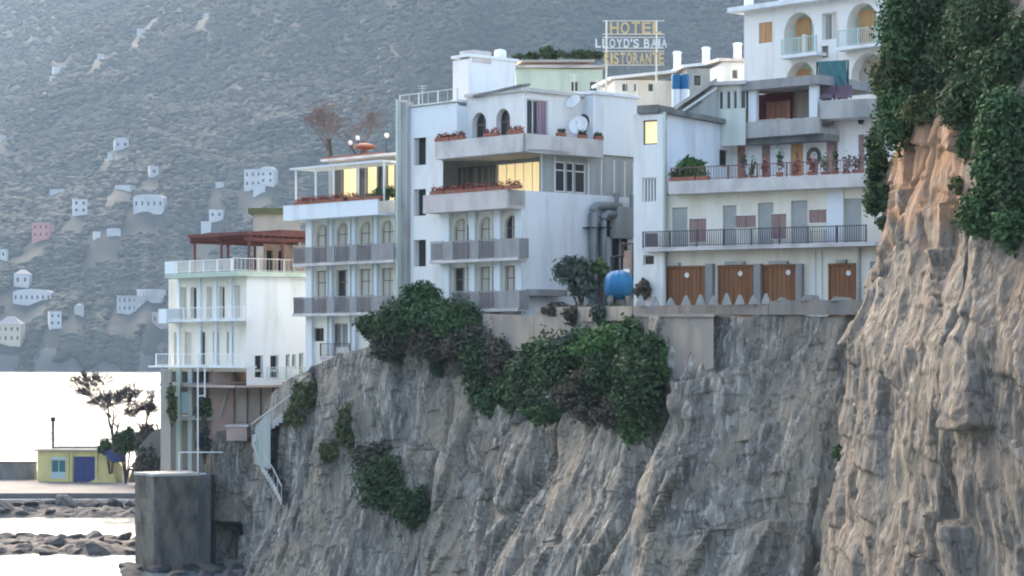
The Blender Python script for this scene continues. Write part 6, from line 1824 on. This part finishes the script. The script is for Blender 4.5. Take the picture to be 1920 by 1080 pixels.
row(range(4, 262, 17), 960, 218, .85, 'along the waterline below the grey quay', 'boulders along the quay', 0)
row(range(12, 262, 23), 943, 222, .85, 'in the upper row against the grey quay', 'boulders along the quay', 3)
row(range(2, 250, 27), 1036, 177, 1.0, 'in the waterline row of the front breakwater', 'boulders of the front breakwater', 1)
row(range(14, 262, 30), 1021, 181, 1.05, 'in the middle row of the front breakwater', 'boulders of the front breakwater', 4)
row(range(4, 262, 28), 1010, 186, .95, 'in the top row of the front breakwater', 'boulders of the front breakwater', 2)
boulder(140, 1079, 161.5, .62, 3, 'lone small boulder in the water at the bottom left', None)
row((248, 300, 350, 396, 440, 478, 510), 1062, 162.5, 1.0, 'in the back row between stone tower and cliff', 'boulders at the cliff foot', 2)
row((262, 322, 380, 430, 470), 1082, 160, 1.1, 'in the front row between stone tower and cliff', 'boulders at the cliff foot', 5)

# ------------------------------------------------------------------ houses scattered on the far mountain
M['farwhite'] = mat('far_house_white', (0.58, 0.59, 0.58), 0.9, (0.46, 0.46, 0.45), (0.05, 0.05, 0.05), 0.4, 0.7)
M['farpink'] = mat('far_house_pink', (0.55, 0.24, 0.21), 0.9, (0.48, 0.22, 0.20), (0.05, 0.05, 0.05), 0.4, 0.7)
M['farcream'] = mat('far_house_cream', (0.62, 0.52, 0.36), 0.9, (0.54, 0.44, 0.32), (0.05, 0.05, 0.05), 0.4, 0.7)
M['farroof'] = mat('far_house_roof', (0.40, 0.36, 0.33), 0.9, (0.32, 0.27, 0.25), (0.05, 0.05, 0.05), 0.4, 0.7)
M['farwin'] = mat('far_window', (0.05, 0.055, 0.06), 0.4)
for i, (px, py, w_, h_, m_, rf_, lab) in enumerate(FARH):
    D = FARD[i]
    c = P(px, py, D); W_ = w_ / FP * D; H_ = h_ / FP * D; dp = min(W_, 14)
    t = thing('hillside_house', lab, 'house', (c.x, c.y, c.z), 'houses on the far mountain')
    g = random.Random(i); an = g.uniform(-.35, .35)
    F_ = Frame(px, D, (math.cos(an), math.sin(an))); hw = W_ / 2
    nw = max(0, int(w_ / 10)); hs = []
    if h_ > 13:
        nf = 2 if h_ > 22 else 1
        for f_ in range(nf):
            for k in range(nw):
                u = -hw + W_ * (k + .5) / nw; z0_ = c.z + H_ * (f_ + .28) / nf; hs.append((u - W_ / nw * .17, u + W_ / nw * .17, z0_, z0_ + H_ / nf * .4))
    mb = MB(); F_.wall(mb, -hw, hw, c.z - 6, c.z + H_, hs, 0, .6)
    for q0, q1 in ((F_.pt(-hw, 0, 0), F_.pt(-hw, -dp, 0)), (F_.pt(hw, 0, 0), F_.pt(hw, -dp, 0)), (F_.pt(-hw, -dp, 0), F_.pt(hw, -dp, 0))):
        mb.quad((q0.x, q0.y, c.z - 6), (q1.x, q1.y, c.z - 6), (q1.x, q1.y, c.z + H_), (q0.x, q0.y, c.z + H_))
    mb.build('wall', M[m_], t)
    for h in hs:
        q = MB(); F_.box(q, h[0], h[1], h[2], h[3], -.7, -.5); q.build('window', M['farwin'], t)
    mb = MB(); zt_ = c.z + H_
    if rf_ == 'flat':
        F_.box(mb, -hw - .4, hw + .4, zt_, zt_ + .5, -dp - .4, .4)
    elif rf_ == 'hip':
        e = H_ * .45
        for pts in ([F_.pt(-hw - .5, .5, zt_), F_.pt(hw + .5, .5, zt_), F_.pt(hw * .3, -dp / 2, zt_ + e), F_.pt(-hw * .3, -dp / 2, zt_ + e)], [F_.pt(-hw - .5, -dp, zt_), F_.pt(hw + .5, -dp, zt_), F_.pt(hw * .3, -dp / 2, zt_ + e), F_.pt(-hw * .3, -dp / 2, zt_ + e)],
                    [F_.pt(-hw - .5, .5, zt_), F_.pt(-hw - .5, -dp, zt_), F_.pt(-hw * .3, -dp / 2, zt_ + e)], [F_.pt(hw + .5, .5, zt_), F_.pt(hw + .5, -dp, zt_), F_.pt(hw * .3, -dp / 2, zt_ + e)], [F_.pt(-hw - .5, .5, zt_), F_.pt(hw + .5, .5, zt_), F_.pt(hw + .5, -dp, zt_), F_.pt(-hw - .5, -dp, zt_)]):
            mb.poly(pts)
    else:
        e = H_ * .35; pts = [F_.pt(hw * math.cos(a), .3, zt_ + e * math.sin(a)) for a in np.linspace(0, math.pi, 9)]
        mb.prism(pts, F_.pt(0, -dp - .3, 0) - F_.pt(0, .3, 0))
    mb.build('roof', M['farwhite' if m_ == 'farwhite' and rf_ != 'hip' else 'farroof'], t)
    if 'colonnaded' in lab:
        for k in range(6):
            u = -hw + W_ * (k + .5) / 6; q = MB(); F_.box(q, u - .5, u + .5, c.z - 2, zt_, .8, 1.6); q.build('column', M['farwhite'], t)
        q = MB(); F_.box(q, -hw, hw, zt_ - .01, zt_ + .8, .41, 2.0); q.build('cornice', M['farwhite'], t)

# ------------------------------------------------------------------ vegetation on the cliffs
def proj(G):
    A = G.reshape(-1, 3); return 960 + A[:, 0] / A[:, 1] * FP, HZ - (A[:, 2] - CH) / A[:, 1] * FP, A


PM, PN = proj(GM), proj(GN)


def cliff_at(Q, px, py):
    d = (Q[0] - px) ** 2 + (Q[1] - py) ** 2
    i = np.argsort(d)[:12]
    near = i[d[i] < d[i[0]] + 60]
    j = near[np.argmin(Q[2][near, 1])]
    return Q[2][j]


def cliff_shrub(Q, name, label, px, py, rx, rz, m_, seed, group, dens=1.0, size=.092, out=.35, dr=.8, clumps=None, cat='shrub'):
    s_ = cliff_at(Q, px, py); D = s_[1]
    rx_, rz_ = 1.12 * rx / FP * D, 1.12 * rz / FP * D; ry_ = max(.35, min(rx_, rz_) * dr)
    c = P(px, py, D - ry_ * out)
    n_ = int(dens * 1500 * (rx_ + .25) * (rz_ + .25)) + 120
    cl = clumps or int(8 + 5 * rx_ * rz_)
    return shrub(name, label, cat, c, (rx_, ry_, rz_), n_, m_, seed, group, min(cl * 2, 60), size, base=Vector((s_[0] + .1, s_[1] + .3, max(s_[2] - rz_ * .3, 0))), spread=.66)


VEG = [
    (880, 645, 44, 30, 'leafdry', 'brown dry scrub below the lowest hotel balcony'),
    (960, 735, 34, 34, 'leafdark', 'dark green clump under the brownish dry shrub'),
    (925, 755, 28, 26, 'leafmid', 'green clump at the lower left edge of the main growth'),
    (1010, 665, 34, 26, 'leafmid', 'green clump against the stone foundation wall'),
    (1090, 640, 34, 26, 'leafgrey', 'grey green clump under the parapet wall'),
    (1145, 705, 54, 40, 'leafdark', 'dark green clump in the centre of the right growth'),
    (1225, 655, 26, 34, 'leafdark', 'dark green clump beside the retaining wall'),
    (1226, 745, 20, 34, 'leafdark', 'narrow dark green clump at the right flank of the ivy'),
    (1160, 775, 40, 28, 'leafdry', 'dark brown clump hanging left of the green tail'),
    (700, 612, 30, 26, 'leafdark', 'dark green clump at the left end above the dry scrub'),
    (812, 590, 40, 26, 'leafmid', 'green clump between the round bush and the hotel balcony'),
    (790, 556, 40, 24, 'leafmid', 'round bright green bush in front of the hotel stair bay'),
    (765, 603, 62, 34, 'leafdark', 'green shrub spreading over the cliff top below the pilaster'),
    (858, 603, 46, 34, 'leafmid', 'green shrub under the lowest hotel balcony'),
    (738, 642, 50, 30, 'leafdry', 'dry brown scrub on the cliff lip, left part'),
    (828, 645, 62, 26, 'leafdry', 'dry brown scrub on the cliff lip below the green shrubs'),
    (905, 690, 42, 62, 'leafdark', 'dark green shrub hanging left of the brownish patch'),
    (945, 672, 34, 44, 'leafdry', 'brownish dry shrub between two dark green ones'),
    (1002, 722, 56, 58, 'leafdark', 'dense dark green shrub in the middle of the cliff growth'),
    (1064, 688, 58, 58, 'leafdark', 'dark green shrub just below the stone foundation wall'),
    (1142, 652, 60, 44, 'leafbright', 'bright green shrub at the top of the cliff growth'),
    (1196, 634, 36, 40, 'leafmid', 'upright green shrub against the brownish retaining wall'),
    (1112, 742, 66, 46, 'leafdry', 'dark brownish thicket in the lower middle of the cliff growth'),
    (1044, 772, 52, 24, 'leafmid', 'low green fringe along the bottom of the cliff growth'),
    (1194, 722, 46, 64, 'leafdark', 'dark green ivy mass on the right of the cliff growth'),
    (1244, 682, 15, 28, 'leafbright', 'small bright green tuft at the right end of the cliff growth'),
    (1190, 792, 26, 34, 'leafmid', 'green tail hanging lowest under the ivy mass'),
    (820, 690, 12, 24, 'leafdark', 'narrow dark tuft hanging in a cleft below the dry scrub'),
    (716, 648, 18, 26, 'leafolive', 'olive yellow tuft at the left end of the cliff growth'),
    (728, 908, 58, 44, 'leafdark', 'large dark green bush halfway down the cliff, upper half'),
    (772, 950, 36, 38, 'leafdark', 'dark green bush halfway down the cliff, lower right half'),
    (704, 858, 42, 26, 'leafdry', 'brown dry scrub above the large lower bush'),
    (572, 742, 28, 26, 'leafolive', 'olive tuft at the top of the cliff stairs'),
    (552, 778, 16, 26, 'leafolive', 'small olive tuft below the top of the stairs'),
    (648, 800, 16, 34, 'leafolive', 'thin olive scrub in a gully left of the bare rock'),
    (618, 848, 16, 18, 'leafolive', 'small olive scrub patch above the lower cliff'),
]
for i, (px, py, rx, rz, m_, lab) in enumerate(VEG):
    cliff_shrub(PM, 'cliff_shrub', lab, px, py, rx, rz, m_, 2000 + i, 'shrubs on the cliff face', out=.45 if rx > 30 else .2)
for i, (px, py, rx, rz, m_, lab) in enumerate(((1040, 584, 24, 15, 'leafdry', 'dry scrub on the parapet wall left of the fig tree'), (1085, 588, 26, 17, 'leafdry', 'dry scrub on the parapet wall under the fig tree'), (1135, 588, 24, 17, 'leafgrey', 'grey scrub on the parapet wall left of the blue tank'), (1205, 540, 12, 14, 'leafdry', 'dry weed beside the blue tank and the white tower'))):
    c = P(px, py, ED(px) - .3 if i < 3 else ED(px) + 2)
    shrub('wall_scrub', lab, 'shrub', c, (rx / 24, .7, rz / 24), 1100, m_, 2100 + i, 'scrub on the parapet wall', 16, .09)
NV = [
    (1690, 55, 46, 62, 'leafmid', 'leafy green tree crown next to the villa'), (1668, 150, 32, 52, 'leafolive', 'olive green foliage beside the terrace tarpaulin'),
    (1690, 225, 44, 58, 'leafmid', 'green foliage hanging over the top of the white house'), (1765, 40, 66, 70, 'leafdark', 'dark tree crown at the top, left of two'),
    (1860, 45, 84, 80, 'leafdark', 'dark tree crown filling the top right corner'), (1768, 140, 58, 54, 'leafdark', 'dark foliage in the middle of the near clifftop'),
    (1860, 145, 84, 64, 'leafdark', 'dark foliage at the right edge below the corner crown'), (1740, 205, 38, 32, 'leafolive', 'olive foliage just above the ochre soil scar'),
    (1890, 225, 56, 54, 'leafmid', 'green foliage at the right edge above the rock'), (1642, 300, 22, 50, 'leafdark', 'dark bush hanging in front of the white house terrace'),
    (1648, 372, 26, 34, 'leafdark', 'dark bush hanging at the right end of the long balcony'), (1654, 418, 9, 12, 'leafdark', 'tiny dark tuft below the hanging bush'),
    (1812, 262, 20, 36, 'leafmid', 'small green shrub in the middle of the ochre scar'), (1862, 300, 40, 56, 'leafmid', 'green shrub right of the pale rock rib'),
    (1850, 400, 56, 46, 'leafmid', 'wide green shrub lowest on the near cliff'), (1905, 370, 36, 60, 'leafdark', 'dark shrub at the right edge beside the lowest wide one'),
    (1794, 348, 14, 14, 'leafolive', 'small olive tuft on the ochre scar'), (1720, 130, 40, 50, 'leafmid', 'green foliage between the olive branches and the dark crowns'),
    (1820, 95, 60, 60, 'leafdark', 'dark foliage between the two top crowns'), (1905, 105, 50, 70, 'leafdark', 'dark foliage hard against the right edge, upper one'),
    (1815, 195, 50, 46, 'leafdark', 'dark foliage hanging above the middle of the near cliff'), (1725, 20, 60, 50, 'leafdark', 'dark foliage at the very top beside the villa'),
    (1905, 300, 40, 60, 'leafdark', 'dark shrub at the right edge above the wide lower one'), (1900, 430, 40, 36, 'leafmid', 'green shrub at the right edge, lowest there'),
    (1612, 632, 16, 34, 'leafolive', 'olive tuft where the near cliff meets the parapet wall'), (1572, 850, 9, 14, 'leafmid', 'small green tuft at the edge of the near cliff'),
]
for i, (px, py, rx, rz, m_, lab) in enumerate(NV):
    big = rx > 30
    cliff_shrub(PN, 'clifftop_tree' if big else 'clifftop_shrub', lab, px, py, rx, rz, m_, 2200 + i, 'trees and shrubs on the near cliff', dens=1.2 if big else 1.0, size=.075, out=.3, dr=1.0, cat='tree' if big else 'shrub', clumps=30 if big else 10)
# rusty bare tree behind the wing
bare_tree('wide reddish bare tree rising hazily behind the hotel wing, left one', P(622, 330, 205), 7.5, Vector((-.1, 0, .15)), 21, 'redtwig', 7, .2, 'bare_tree', None, .8, 3)
bare_tree('wide reddish bare tree rising hazily behind the hotel wing, right one', P(672, 330, 208), 7.5, Vector((.1, 0, .15)), 23, 'redtwig', 7, .2, 'bare_tree', None, .8, 3)

# ------------------------------------------------------------------ the air between here and the mountain
mb = MB(); mb.box(-5400, 5400, -400, 6200, -12, 1120)
hz = mb.build('haze', mat('haze_surface', (1, 1, 1)))
hz['kind'] = 'stuff'; hz['label'] = 'pale blue sea haze over the bay'
m = hz.data.materials[0]
t = m.node_tree
for nd in list(t.nodes):
    if nd.type != 'OUTPUT_MATERIAL': t.nodes.remove(nd)
pv = t.nodes.new('ShaderNodeVolumePrincipled')
pv.inputs['Color'].default_value = (0.47, 0.63, 0.82, 1)
pv.inputs['Density'].default_value = 0.000072
pv.inputs['Anisotropy'].default_value = 0.0
t.links.new(pv.outputs[0], [q for q in t.nodes if q.type == 'OUTPUT_MATERIAL'][0].inputs['Volume'])
